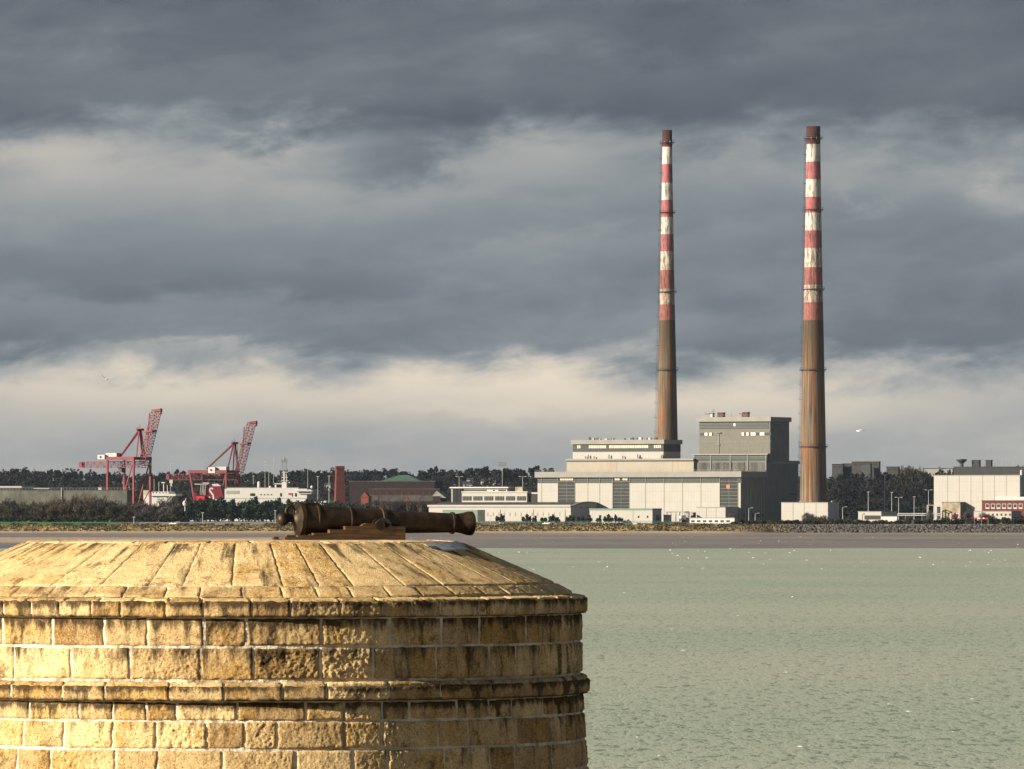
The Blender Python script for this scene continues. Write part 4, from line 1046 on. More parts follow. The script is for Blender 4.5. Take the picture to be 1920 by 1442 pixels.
crane(201.5, 3865, thc, dict(gauge=17.0, width=18, beam=856.5, back=(154,871.5), hinge=(269,871.5), tip=(293.5,770), apex=(262,806), stay0=(225,857), white=(183,852.8,196,861), grey=(198,849.5,218.5,857.5), cab=(229,881)),
      'nearer red container crane with raised lattice boom behind the long concrete wall', M['red'])
crane(355, 4105, R(20), dict(gauge=23.5, width=18, beam=881.5, lean=5.5, back=(317,894.5), hinge=(446,895), tip=(472,793), apex=(439,831), stay0=(388,879), white=(390.5,876,403,887), grey=(405,875,424,886), cab=(390,898)),
      'farther faded red crane with raised boom behind the ferry funnel', M['red2'])

# ================================================================= harbour wall, ships
S_, e, L, W, h = shed('harbour_wall', 'long streaked grey concrete wall below the first crane', 'wall', -160, 238, 246, 919.5, 3810, 'concrete', 'concrete', None, 'concrete', th=R(4))
q = MB(); z_ = h
for k in range(70): q.bar((k*1.75, 1, z_+.2), (k*1.75, 1, z_+1.3), .07)
q.bar((0,1,z_+1.3),(L,1,z_+1.3),.08); q.build('railing', e, M['galv'])
q = MB(); s_=S_.s_of(115.5); q.box(s_-.15,s_+.15,-.5,-.1,0,h+1.5); q.build('gauge_post', e, M['white'])
S_, e, L, W, h = shed('quay_shed', 'long low pale shed roof peeping over the concrete wall at the far left', 'shed', -120, 40, 60, 914.5, 3870, 'farwall', 'white', None, 'farwall', th=R(6), cap=.9)
S_, e, L, W, h = shed('quay_store', 'low dark store with pale roof edge right of the far left quay shed', 'shed', 42, 92, 98, 916.5, 3885, 'farwall', 'galv', None, None, th=R(6), cap=.5)
S_, e, L, W, h = shed('quay_cabin', 'small pale cabin on the wall top left of the first crane', 'hut', 184, 190, 192, 914, 3830, 'white', 'fascia', None, None, th=R(6))

fy = Site(352, 3990, R(10), 0)
fer = fy.empty('ferry', 'long white ferry with dark red funnel bearing a white letter S, moored behind evergreens', 'ferry')
def fb(name, p0, p1, y0, y1, t0, t1, m, par=fer, z0=None):
    s0, s1 = fy.s_of(p0), fy.s_of(p1); q = MB(); q.box(s0, s1, t0, t1, fy.z_of(y1, s0) if z0 is None else z0, fy.z_of(y0, s0)); return q.build(name, par, M[m])
s0, s1 = fy.s_of(352), fy.s_of(600)
q = MB(); zh = fy.z_of(941)
prof_ = [(s0, .5), (s0-1, zh), (s1, zh), (s1+4, zh+1), (s1-3, .5)]
q.prism(prof_, 0, 22); q.build('hull', fer, M['white'])
fb('main_deck', 402, 421, 936, 942, .3, 21.7, 'white'); fb('superstructure', 421, 575, 916.5, 942, .3, 21.7, 'white')
fb('upper_deck', 424, 558, 915, 916.4, 2, 20, 'white')
br = fb('bridge', 560, 584, 921.5, 926, -.8, 22.5, 'white'); q = MB(); sA, sB = fy.s_of(561), fy.s_of(583); q.box(sA, sB, -.95, -.81, fy.z_of(924.6), fy.z_of(922.8)); q.build('window', br, M['glass'])
q = MB(); q.add([(fy.s_of(556), -1.5, fy.z_of(921.4)), (fy.s_of(588), -1.5, fy.z_of(921.4)), (fy.s_of(588), 23, fy.z_of(921.4)), (fy.s_of(556), 23, fy.z_of(921.4)), (fy.s_of(558), 0, fy.z_of(918)), (fy.s_of(582), 0, fy.z_of(918)), (fy.s_of(582), 21, fy.z_of(918)), (fy.s_of(558), 21, fy.z_of(918))],
      [(0,3,2,1),(4,5,6,7),(0,1,5,4),(1,2,6,5),(2,3,7,6),(3,0,4,7)]); q.build('bridge_roof', fer, M['white'])
# funnel
q = MB(); fz0, fz1 = fy.z_of(938), fy.z_of(911.5)
fo = [(fy.s_of(379), fz0), (fy.s_of(388), fz1), (fy.s_of(410.5), fz1), (fy.s_of(419), fz0)]
q.prism(fo, 3, 15); fun = q.build('funnel', fer, M['redpaint'], fix=True)
q = MB(); q.prism([(fy.s_of(386), fz1+.02), (fy.s_of(389), fy.z_of(908)), (fy.s_of(405), fy.z_of(907)), (fy.s_of(412), fz1+.02)], 4, 14); q.build('funnel_cap', fun, M['white'], fix=True)
q = MB(); scx, scz = fy.s_of(394.5), fy.z_of(924); k_ = .31
sp = [(2.6,6.5),(1.2,8.2),(-1.4,8.2),(-3.2,6.2),(-2.8,3.2),(-.6,.6),(1.6,-2.2),(3.4,-6),(3.6,-12)]
sp2 = []
for i in range(len(sp)-1):
    for j in range(4):
        u_ = j/4; p0 = sp[max(0,i-1)]; p1 = sp[i]; p2 = sp[i+1]; p3 = sp[min(len(sp)-1,i+2)]
        sp2.append(tuple(.5*((2*p1[a_])+(-p0[a_]+p2[a_])*u_+(2*p0[a_]-5*p1[a_]+4*p2[a_]-p3[a_])*u_*u_+(-p0[a_]+3*p1[a_]-3*p2[a_]+p3[a_])*u_**3) for a_ in (0,1)))
sp2.append(sp[-1])
for a_, b2 in zip(sp2, sp2[1:]): q.bar((scx+a_[0]*k_, 2.9, scz+a_[1]*k_), (scx+b2[0]*k_*1.0, 2.9, scz+b2[1]*k_), .95, .16, up=Vector((0,1,0)))
q.sphere((scx-1.1, 2.9, scz-2.6), (.45,.1,.45), 10, 6)
q.build('letter_s', fun, M['white'])
q = MB().use(M['brightred']).box(fy.s_of(368), fy.s_of(383), .5, 20, zh-.2, fy.z_of(930)); q.use(M['redpaint']).box(fy.s_of(362), fy.s_of(367.9), 1, 20, zh-1, fy.z_of(924)); q.build('stern_ramp', fer)
q = MB()
for px in (374,377,380,383): s_=fy.s_of(px); q.bar((s_, 2, fy.z_of(928)), (s_+.5, 2, fy.z_of(906)), .3)
q.box(fy.s_of(363), fy.s_of(388), 2, 12, fy.z_of(909), fy.z_of(907)); q.box(fy.s_of(378), fy.s_of(390), 3, 9, fy.z_of(909), fy.z_of(904.6)); q.build('stern_gantry', fer, M['farwhite'])
def dome(px, py, r, base):
    q = MB(); s_=fy.s_of(px); q.sphere((s_, 8, fy.z_of(py)), r, 14, 10); q.tube((s_, 8, fy.z_of(917)), (s_, 8, fy.z_of(py)), base, n=10); q.build('radar_dome', fer, M['white'], smooth=True)
dome(480,905.5,1.0,.9); dome(501.5,913.5,.8,.7); dome(512,911.5,.75,.5); dome(579.5,913.3,.9,.3)
q = MB(); s_=fy.s_of(528); q.box(s_-1.4, s_+1.4, 7, 10, fy.z_of(917), fy.z_of(904)); q.bar((s_-.3,8.5,fy.z_of(904)),(s_-.3,8.5,fy.z_of(883.5)),.7,.7); q.bar((s_+1.2,8.5,fy.z_of(906)),(s_+1.0,8.5,fy.z_of(890)),.4)
for py, w_ in ((886,1.6),(890,1.1),(895,2.0),(901,2.2)): q.bar((s_-w_,8.5,fy.z_of(py)),(s_+w_,8.5,fy.z_of(py)),.25)
q.bar((fy.s_of(509),8.5,fy.z_of(907)),(s_,8.5,fy.z_of(907.5)),.5); q.bar((s_,8.5,fy.z_of(908)),(s_+3.2,8.5,fy.z_of(904)),.4); q.build('mast', fer, M['white'])
for k in range(10): px = 469+k*1.6 if k < 6 else 488+(k-6)*6.5; fb('window', px, px+(.8 if k<6 else 2.2), 925 if k<6 else 926.5, 930 if k<6 else 928.5, .1, .295, 'glass')
for px, w_ in ((525,3),(540.5,5),(547,1.5),(553,3)): fb('emblem' if px==540.5 else 'window', px, px+w_, 924.5, 931 if px!=540.5 else 928, .1, .295, 'brightred' if px==540.5 else 'glass')
fb('deck_stripe', 422, 575, 934, 935, .12, .298, 'farwhite'); fb('lifeboat_bay', 424, 448, 920, 926, .1, .298, 'mullion')
q = MB()
for k in range(60):
    s_ = fy.s_of(424+k*2.25); q.bar((s_, 2, fy.z_of(916)), (s_, 2, fy.z_of(914)), .07)
q.bar((fy.s_of(424),2,fy.z_of(914)),(fy.s_of(560),2,fy.z_of(914)),.08); q.build('railing', fer, M['white'])

sy = Site(266, 3940, R(14), 0); shp = sy.empty('cargo_ship', 'small white ship bridge with brown funnel visible right of the first crane', 'ship')
def sb(name, p0, p1, y0, y1, t0, t1, m, z0=None):
    a_, b2 = sy.s_of(p0), sy.s_of(p1); q = MB(); q.box(a_, b2, t0, t1, sy.z_of(y1, a_) if z0 is None else z0, sy.z_of(y0, a_)); return q.build(name, shp, M[m])
q = MB(); q.prism([(-6, .3), (-7, 6), (30, 6), (34, 7), (29, .3)], 0, 12); q.build('hull', shp, M['white'])
sb('deckhouse', 280.5, 312, 930, 950, .5, 11, 'white', z0=5.9); sb('funnel_base', 267, 280, 929, 950, 2, 9, 'white', z0=5.9); sb('funnel', 266, 279.5, 919.5, 929, 2.5, 8.5, 'cream_rust'); sb('funnel_top', 266, 279.5, 918, 919.4, 2.5, 8.5, 'black')
brd = sb('bridge', 282, 330, 926, 930, -1, 12, 'white'); up_ = sb('wheelhouse', 283, 315, 922, 926, 1, 10, 'white')
for k in range(5): q = MB(); a_=sy.s_of(285+k*6); q.box(a_, a_+.9, .9, .99, sy.z_of(925), sy.z_of(923)); q.build('window', up_, M['glass'])
q = MB()
for k in range(14): a_=sy.s_of(300+k*2.2); q.bar((a_, -1, sy.z_of(926)), (a_, -1, sy.z_of(922.5)), .09)
q.bar((sy.s_of(300),-1,sy.z_of(922.5)),(sy.s_of(329),-1,sy.z_of(922.5)),.1); q.bar((sy.s_of(326),-.5,sy.z_of(930)),(sy.s_of(313),-.5,sy.z_of(943)),.2); q.bar((sy.s_of(320),-.5,sy.z_of(930)),(sy.s_of(312),-.5,sy.z_of(938)),.2); q.build('railing', shp, M['white'])
q = MB(); a_=sy.s_of(302); q.bar((a_,5,sy.z_of(922)),(a_,5,sy.z_of(904)),.45); q.box(a_-1,a_+1,4,6,sy.z_of(906),sy.z_of(904)); q.bar((sy.s_of(284),5,sy.z_of(922)),(sy.s_of(284),5,sy.z_of(898)),.15); q.bar((sy.s_of(293),5,sy.z_of(922)),(sy.s_of(293),5,sy.z_of(903)),.2); q.bar((sy.s_of(309),5,sy.z_of(922)),(sy.s_of(309),5,sy.z_of(910)),.3); q.build('mast', shp, M['white'])

# ================================================================= brick relics
bc = empty('brick_chimney', (X_(637, 3880), 3880, LAND), R(12), 'stout square red brick chimney standing right of the ferry', 'chimney')
hh = Z_(874.5, 3880)-LAND
def rectloft(q, zs, fw):
    vs = [(sx*fw(z_), sy*fw(z_), z_) for z_ in zs for sx, sy in ((-1,-1),(1,-1),(1,1),(-1,1))]
    q.add(vs, [(k*4+i, k*4+(i+1)%4, k*4+4+(i+1)%4, k*4+4+i) for k in range(len(zs)-1) for i in range(4)]+[(len(vs)-4,len(vs)-3,len(vs)-2,len(vs)-1)])
q = MB(); rectloft(q, [0, hh], lambda z_: 3.1-1.0*(z_/hh)); q.build('shaft', bc, M['brick'])
q = MB(); q.box(-2.5,2.5,-2.5,2.5,hh-1.6,hh-.9); q.box(-2.35,2.35,-2.35,2.35,hh-.9,hh+.2); q.build('crown', bc, M['brick'])
q = MB()
for k in range(1,7): z_=hh*k/7; w_=3.1-1.0*(z_/hh)+.05; q.box(-w_,w_,-w_,w_,z_-.1,z_+.1)
q.build('iron_band', bc, M['reddark'])
S_, e, L, W, h = shed('brick_power_house', 'long dark brick ruin with a row of arched window openings behind the cannon', 'building', 692, 824, 836, 917.5, 3850, 'brickmid', 'roofdark', None, 'brickdark', th=R(12), cap=.4)
for k in range(9): feature(S_, e, 'window', 699+k*13.2, 702.5+k*13.2, 922, 928, 'black')
q = MB(); q.box(0, L, -6, -.2, -1, S_.z_of(928.5)); q.build('lean_to', e, M['roofdark'])
S_, e, L, W, h = shed('brick_range', 'lower dark brick range with green pyramid roof above it in the middle distance', 'building', 655, 815, 830, 903.5, 4000, 'brickdark', 'roofdark', None, 'brickdark', th=R(10), cap=.5)
a0, a1 = S_.s_of(714), S_.s_of(789); q = MB(); q.add([(a0,0,h+.55),(a1,0,h+.55),(a1,14,h+.55),(a0,14,h+.55),((a0+a1)/2-2,7,h+4.0),((a0+a1)/2+3,7,h+4.0)],[(0,1,5,4),(1,2,5),(2,3,4,5),(3,0,4),(0,3,2,1)]); q.build('green_roof', e, M['greenroof'])
S_, e, L, W, h = shed('boundary_wall', 'dark low brick wall running before the brick ruin', 'wall', 702, 842, 846, 941, 3780, 'brickdark', 'brickdark', None, None, th=R(10), cap=.3)
q = MB(); q.prism([(S_.s_of(757),h+.3),(S_.s_of(763),h+2.6),(S_.s_of(768),h+.3)], .1, 3); q.build('gable_stub', e, M['brickbright'], fix=True)
S_, e, L, W, h = shed('brick_cottage', 'small bright red brick cottage gable between the brick chimney and the ruin', 'house', 677, 691, 695, 933, 3830, 'brickbright', 'reddark', None, None, th=R(12))
q = MB(); q.prism([(-.3,h+.25),(L/2,h+3),(L+.3,h+.25)], 0, W); q.build('gable', e, M['brickbright'], fix=True)
S_, e, L, W, h = shed('slate_barn', 'grey gabled barn roof left of the office building', 'barn', 812, 826, 838, 931, 3830, 'brickdark', 'roofdark', None, None, th=R(20))
q = MB(); q.prism([(-.5,h+.25),(L*.5,h+3.2),(L+3.5,h-1)], 0, W); q.build('gabled_roof', e, mat('slate', (.2,.2,.2), .8, .3, .5), fix=True)

# ================================================================= far skyline buildings
def hill_Y(px, py):
    Y = 4360
    while Y < 6050 and Z_(py, Y) > land_z(X_(px, Y), Y): Y += 15
    return Y
def farb(px0, px1, y0, Y, label, wall='farwall', roof='farroof', wins=0, th=R(12), name='apartment_block', y1=None):
    if y1: Y = hill_Y(px0, y1)
    zb = land_z(X_(px0, Y), Y)-1
    S_, e, L, W, h = shed(name, label, 'building', px0, px1, px1+3, y0, Y, wall, roof, None, None, zb=zb, th=th, cap=.5)
    for k in range(wins): feature(S_, e, 'window', px0+(px1-px0)*(k+.25)/wins, px0+(px1-px0)*(k+.65)/wins, y0+3, y0+5.5, 'black', .2)
    return S_, e, L, W, h
farb(1597, 1648, 866.5, 5200, 'largest grey flat roofed block on the wooded skyline right of the chimney', 'farwall', 'farroof', 4)
farb(1614, 1632, 870.5, 5185, 'dark stair tower in front of the largest skyline block', 'steel', 'farroof')
farb(1560, 1580, 871, 5250, 'low grey skyline block touching the right hand chimney', 'farwall', 'farroof', 2)
farb(1580, 1600, 870, 5260, 'middle low grey skyline block left of the largest one', 'farwall', 'farroof', 2)
farb(1662, 1684, 876, 5260, 'low pale grey skyline block half hidden in trees', 'farwall', 'farroof', 2)
farb(1733, 1786, 879, 5300, 'long low white building on the right skyline', 'farwhite', 'farwall', y1=887)
farb(1788, 1925, 876, 5500, 'very long grey green shed roofs along the right skyline', 'farwall', 'roofdark')
farb(1822, 1836, 863.5, 5900, 'small dark block on the right skyline, left one', 'farwall', 'farroof'); farb(1848, 1858, 863.5, 5900, 'small dark block on the right skyline, right one', 'farwall', 'farroof')
farb(534, 572, 888, 4900, 'pale grey long building in the woods above the ferry', 'farwall', 'farwall', y1=893); 
farb(1568, 1586, 914.5, 4500, 'pale low roof in the woods just right of the chimney', 'farwall', 'farwhite', y1=917)
wtw = empty('water_tower', (X_(1803, 5900), 5900, land_z(X_(1803,5900),5900)), 0, 'dark flared water tower on the right skyline', 'water tower'); hz_=Z_(869,5900)-wtw.location.z
q = MB(); q.tube((0,0,0),(0,0,hz_),1.8,1.6,n=12); q.build('stem', wtw, M['steel']); q = MB(); q.lathe([(1.8,hz_),(4.2,hz_+2.4),(4.6,hz_+3.0),(4.6,hz_+3.6),(.01,hz_+3.8)],24); q.build('tank', wtw, M['steel'])

# houses in the woods
def house_mesh():
    e = empty('hillside_house', (0,0,0)); q = MB(); q.box(-4,4,-3,3,-2,4.2); q.build('wall', e, M['farwhite'])
    q = MB(); q.add([(-4.4,-3.4,4.2),(4.4,-3.4,4.2),(4.4,3.4,4.2),(-4.4,3.4,4.2),(-4.4,0,6.6),(4.4,0,6.6)],[(0,1,5,4),(2,3,4,5),(0,4,3),(1,2,5)]); q.box(2.6,3.4,-.5,.5,5.5,7.6); q.build('roof', e, M['farroof'])
    for x_ in (-2.4, 0, 2.4): q = MB(); q.box(x_-.5, x_+.5, -3.1, -3.003, 1.4, 2.8); q.build('window', e, M['glass'])
    return e
hp = house_mesh(); first = True
for i in range(26):
    e = hp if first else copy_tree(hp); first = False
    px = rnd.choice([rnd.uniform(850, 960), rnd.uniform(20, 620), rnd.uniform(1570, 1745), rnd.uniform(600,1000)]); Y = hill_Y(px, rnd.uniform(893, 925)); x = X_(px, Y)
    e.location = (x, Y, land_z(x, Y)+rnd.uniform(1, 3)); e.rotation_euler = (0, 0, rnd.uniform(-.6, .6)); s_ = rnd.uniform(.6, 1.0); e.scale = (s_, s_, s_)
    tag(e, 'tiny pale house half hidden among trees on the dark hillside', 'house', 'small houses in the hillside woods')

# ================================================================= trees
def crown(q, c, r, n, leaf, rg, clumps=14, flat=1., sliver=False, cone=0):
    cs = []
    for _ in range(clumps):
        while True:
            p = Vector((rg.uniform(-1,1), rg.uniform(-1,1), rg.uniform(-1,1)))
            if p.length < 1: break
        if cone: k = 1-cone*(p.z+1)/2; p.x *= k; p.y *= k
        cs.append((Vector((p.x*r[0]*.8, p.y*r[1]*.8, p.z*r[2]*.8)), rg.uniform(.25, .45)))
    for _ in range(n):
        p, k = rg.choice(cs)
        d = Vector((rg.gauss(0,1), rg.gauss(0,1), rg.gauss(0,1))).normalized()*(rg.random()**.4)
        pt = c+p+Vector((d.x*r[0]*k, d.y*r[1]*k, d.z*r[2]*k*flat))
        u = Vector((rg.gauss(0,1), rg.gauss(0,1), rg.gauss(0,1))).normalized()
        v = u.cross(Vector((rg.gauss(0,1), rg.gauss(0,1), rg.gauss(0,1)))).normalized()
        s_ = leaf*rg.uniform(.6, 1.4)
        if sliver: u = (u+Vector((0,0,.8))).normalized(); q.quad(pt, u*s_*2.2, v*s_*.22)
        else: q.quad(pt, u*s_, v*s_*.7)
def trunkm(h, r, limbs, rg, spread):
    q = MB(); q.tube((0,0,-.5), (0,0,h*.75), r, r*.35, n=7)
    for k in range(limbs):
        a_ = rg.uniform(0, 2*PI); z0 = h*rg.uniform(.25,.6); q.tube((0,0,z0), (math.cos(a_)*spread*rg.uniform(.5,.9), math.sin(a_)*spread*rg.uniform(.5,.9), z0+h*rg.uniform(.15,.35)), r*.35, r*.1, n=5)
    return q
def tree(name, h, wd, m, n, leaf, seed, sliver=False, cone=0, clumps=16, base=.15):
    rg = random.Random(seed); e = empty(name, (0,0,0))
    trunkm(h, h*.022+.08, 7, rg, wd*.5).build('trunk', e, M['bark'])
    q = MB(); crown(q, Vector((0,0,h*(base+(1-base)/2))), (wd/2, wd/2, h*(1-base)/2), n, leaf, rg, clumps, 1, sliver, cone)
    q.build('crown', e, m); return e
class Pool:
    def __init__(s, protos): s.p = protos; s.used = [False]*len(protos)
    def place(s, x, y, sc, rz, rg, label, cat, group, z=None, k=None):
        k = rg.randrange(len(s.p)) if k is None else k
        e = copy_tree(s.p[k]) if s.used[k] else s.p[k]; s.used[k] = True
        e.location = (x, y, land_z(x, y) if z is None else z); e.rotation_euler = (0,0,rz); e.scale = (sc[0], sc[0], sc[1])
        return tag(e, label, cat, group)
rg = random.Random(5)
ever = Pool([tree('evergreen_tree', 10, 8, M['leaf_dark'], 900, .42, 100+i, base=.02, clumps=26) for i in range(4)])
brown = Pool([tree('bare_tree', 10, 9, M['leaf_brown'], 1500, .36, 200+i, sliver=True, base=.02, clumps=24) for i in range(4)])
greyt = Pool([tree('grey_bare_tree', 8, 9, M['leaf_grey'], 1200, .32, 230+i, sliver=True, base=.02, clumps=20) for i in range(2)])
coni = Pool([tree('young_conifer', 5, 3.2, M['leaf_dark'], 420, .26, 300+i, cone=.6, base=.02, clumps=16) for i in range(4)])
bush = Pool([tree('shrub', 3.4, 5.5, M['leaf_olive'], 500, .28, 400+i, base=-.1, clumps=18) for i in range(4)])
fart = Pool([tree('skyline_tree', 11, 10, M['leaf_far'], 520, .6, 500+i, base=.12, clumps=rg.choice([7,10,14])) for i in range(6)])
farp = Pool([tree('skyline_pine', 12, 8, M['leaf_far'], 420, .5, 550+i, base=.45, clumps=7) for i in range(3)])
# belts at the left
for row, (Y, n_) in enumerate(((3655, 16), (3690, 15), (3730, 14))):
    for i in range(n_):
        px = -14+(i+rg.uniform(-.3,.3)+.5*(row%2))*365/n_; x = X_(px, Y+rg.uniform(-6,6))
        topy = 944-6*row+ (6*math.sin(px*.03)) + rg.uniform(-3,4); h = Z_(topy, Y)-LAND
        if px > 262 and row == 0 and px < 350:
            greyt.place(x, Y-6, (1.1, h*.92/8), rg.uniform(0,6), rg, 'pale grey leafless tree at the right end of the brown tree belt', 'tree', 'grey leafless trees')
        else: brown.place(x, Y, (rg.uniform(1.0,1.3), h/10), rg.uniform(0,6), rg, 'brown leafless tree in the belt before the concrete wall', 'tree', 'brown trees below the harbour wall')
for row, (Y, n_) in enumerate(((3650, 17), (3680, 17), (3715, 16))):
    for i in range(n_):
        px = 356+(i+rg.uniform(-.3,.3)+.5*(row%2))*338/n_; x = X_(px, Y+rg.uniform(-5,5))
        topy = (942 if row == 0 else 938 if row == 1 else 936)+ max(0, (px-560))*.055 + rg.uniform(-3,3); h = Z_(topy, Y)-LAND
        ever.place(x, Y, (rg.uniform(.95,1.2), h/10), rg.uniform(0,6), rg, 'dark evergreen tree in the dense belt before the ferry', 'tree', 'dark evergreen belt before the ferry')
# low hedge shrubs under the brown belt and lawn edge
for i in range(26):
    px = -10+i*14+rg.uniform(-4,4); Y = 3646; x = X_(px, Y); k = rg.uniform(.7,1.2)
    bush.place(x, Y, (1.2, k), rg.uniform(0,6), rg, 'low dark shrub along the foot of the brown tree belt', 'shrub', 'shrubs along the foot of the left tree belt')
# conifers before the arched hall
for px, py in [(933,965),(940,963),(944,966),(982,967),(988,964),(994,968),(1001,968),(1004,967),(1016,970),(1022,969),(1032,968),(1037,965),(1042,967),(1046,969),(1063,968),(1069,966),(1076,967),(1084,968),(1092,968),(1099,970),(1106,966),(1120,970),(1125,966),(1134,968),(1141,964),(1147,967),(1154,965),(1160,968),(1166,970)]:
    Y = 3628; h = Z_(py, Y)-land_z(X_(px,Y),Y)
    coni.place(X_(px, Y), Y+rg.uniform(-2,2), (1.05, h/5), rg.uniform(0,6), rg, 'small dark conifer before the pale hall wall', 'conifer', 'small conifers along the plant fence')
# shrubs on the right
for i in range(62):
    px = 1384+i*9+rg.uniform(-4,4)
    big = 0
    if 1500 < px < 1575: big = 4
    if 1690 < px < 1720 or 1735 < px < 1760 or 1770 < px < 1830 or px > 1840: big = rg.choice([2, 4, 6])
    Y = 3612+rg.uniform(0,10); x = X_(px, Y); h = Z_(975-big+rg.uniform(-1.5,2), Y)-land_z(x, Y)
    bush.place(x, Y, (rg.uniform(.8,1.1), h/3.4), rg.uniform(0,6), rg, 'dark scrubby shrub above the rock bank', 'shrub', 'shrubs above the rock bank')
for px, py in ((1513,961),(1523,963),(1536,968),(1545,966),(1843,960),(1850,963),(1813,960),(1790,962),(1744,957),(1373,962)):
    Y = 3626; x = X_(px, Y); h = Z_(py, Y)-land_z(x,Y); greyt.place(x, Y, (.6, h/8), rg.uniform(0,6), rg, 'taller twiggy bush rising above the shrubs by the rock bank', 'bush', 'twiggy bushes by the rock bank')
# trees around the brick ruin and between buildings
for i in range(24):
    px = 640+i*9+rg.uniform(-4,4); Y = 3775+rg.uniform(-8,8); x = X_(px, Y); h = Z_(rg.uniform(930,937), Y)-LAND
    if 690 < px: brown.place(x, Y, (.8, h*.9/10), rg.uniform(0,6), rg, 'bare tree before the dark brick ruin', 'tree', 'bare trees by the brick ruin')
# skyline individuals
def sky_y(px):
    pts = [(-60,878),(0,878),(40,872),(60,880),(100,874),(150,886),(200,884),(300,884),(330,876),(400,884),(480,884),(560,876),(600,880),(640,878),(700,874),(750,874),(775,886),(800,874),(850,874),(900,872),(960,876),(990,868),(1010,872),(1060,880),(1100,880),(1560,888),(1600,890),(1660,886),(1700,868),(1730,876),(1760,888),(1920,882),(2000,880)]
    for (a_, ya), (b2, yb) in zip(pts, pts[1:]):
        if a_ <= px <= b2: return ya+(yb-ya)*(px-a_)/(b2-a_)
    return 884
cnt = 0; px = -50
while px < 1990:
    if not (1085 < px < 1555):
        Y = rg.uniform(5550, 6050); x = X_(px, Y); zb = land_z(x, Y)-1; h = max(6, Z_(sky_y(px)+rg.uniform(1,8), Y)-zb)
        if px > 1745: h = min(h, 8)
        pool = farp if rg.random() < .22 else fart
        pool.place(x, Y, (h/11*rg.uniform(.8,1.25), h/11), rg.uniform(0,6), rg, 'dark tree on the wooded skyline', 'tree', 'trees along the skyline', z=zb)
        cnt += 1
    px += rg.uniform(12, 19)
for px, py in ((1700,874),(1708,872),(1716,874),(1724,876),(1652,876),(1570,880),(1590,884)):
    Y = 5000; x = X_(px, Y); zb = land_z(x,Y)-1; h = Z_(py, Y)-zb
    (fart if px < 1660 else brown).place(x, Y, (h/13, h/(11 if px<1660 else 10)), rg.uniform(0,6), rg, 'tall hillside tree standing clear before the skyline right of the chimney', 'tree', 'tall hillside trees right of the chimney', z=zb)
# wood mass on the hillside: uncountable
q = MB(); wr = random.Random(9)
q.use(M['leaf_far'])
for i in range(2900):
    Y = 4380+1650*(wr.random()**.8); x = X_(wr.uniform(-120, 2040) if i < 2100 else wr.choice([wr.uniform(-900, -120), wr.uniform(2040, 2800)]), Y)
    zb = land_z(x, Y); h = wr.uniform(6, 11)
    q.use(M['leaf_far'] if wr.random() < .7 else M['leaf_farbrown'])
    crown(q, Vector((x, Y, zb+h*.5)), (wr.uniform(4,7), 5, h*.55), 90, .6, wr, 6)
for i in range(260):
    px = wr.uniform(1555, 1760); Y = wr.uniform(4900, 5160); x = X_(px, Y); zb = land_z(x, Y); h = max(5, Z_(wr.uniform(886, 900), Y)-zb)
    q.use(M['leaf_far'] if wr.random() < .6 else M['leaf_farbrown'])
    crown(q, Vector((x, Y, zb+h*.5)), (wr.uniform(3,6), 5, h*.5), 90, .7, wr, 6)
tag(q.build('hillside_wood'), 'dark dense woodland covering the far hillside', 'woodland', kind='stuff')
# belt of trees filling the low ground behind harbour (also dense)
q = MB(); q.use(M['leaf_far'])
for i in range(520):
    Y = wr.uniform(4180, 4380); x = X_(wr.uniform(-120, 2040), Y); h = wr.uniform(8, 16); zb = land_z(x, Y)
    q.use(M['leaf_far'] if wr.random() < .75 else M['leaf_olive'])
    crown(q, Vector((x, Y, zb+h*.5)), (wr.uniform(4,7), 5, h*.55), 70, .75, wr, 6)
tag(q.build('low_wood'), 'dark tree belt on the low ground behind the harbour', 'woodland', kind='stuff')

# ================================================================= foreshore: dry grass, rocks, fence
q = MB(); wr = random.Random(12)
for i in range(9000):
    px = wr.uniform(-60, 1560); Y = wr.uniform(3576, 3600); x = X_(px, Y); z = land_z(x, Y)
    if z < 1.0: continue
    if px > 1330 and wr.random() < (px-1330)/240: continue
    s_ = wr.uniform(.15,.45)
    for k in range(3):
        a_ = wr.uniform(0, PI); d = Vector((math.cos(a_), math.sin(a_), 0)); l_ = Vector((wr.uniform(-.3,.3), wr.uniform(-.3,.3), 1)).normalized()
        q.quad(Vector((x+wr.uniform(-.4,.4), Y, z+s_*.6)), d*s_, l_*s_*.9)
tag(q.build('dune_grass', None, M['drygrass']), 'dry golden grass tufts along the foreshore bank', 'grass', kind='stuff')
q = MB()
for i in range(3200):
    px = wr.uniform(-60, 1700); Y = wr.uniform(3597, 3603) if px > 230 else wr.uniform(3593, 3598); x = X_(px, Y); z = land_z(x, Y)
    s_ = wr.uniform(.2,.55)
    if noise.noise((px*.03, 0, 2)) < -.05: continue
    for k in range(3):
        u = Vector((wr.gauss(0,1), wr.gauss(0,1), wr.gauss(0,1))).normalized(); v = u.cross(Vector((0,.3,1))).normalized()
        q.quad(Vector((x+wr.uniform(-.6,.6), Y, z+wr.uniform(.1,.9))), u*s_, v*s_*.7)
tag(q.build('bank_scrub', None, M['leaf_olive']), 'dark olive scrub patches topping the foreshore bank', 'scrub', kind='stuff')
q = MB(); wr = random.Random(21)
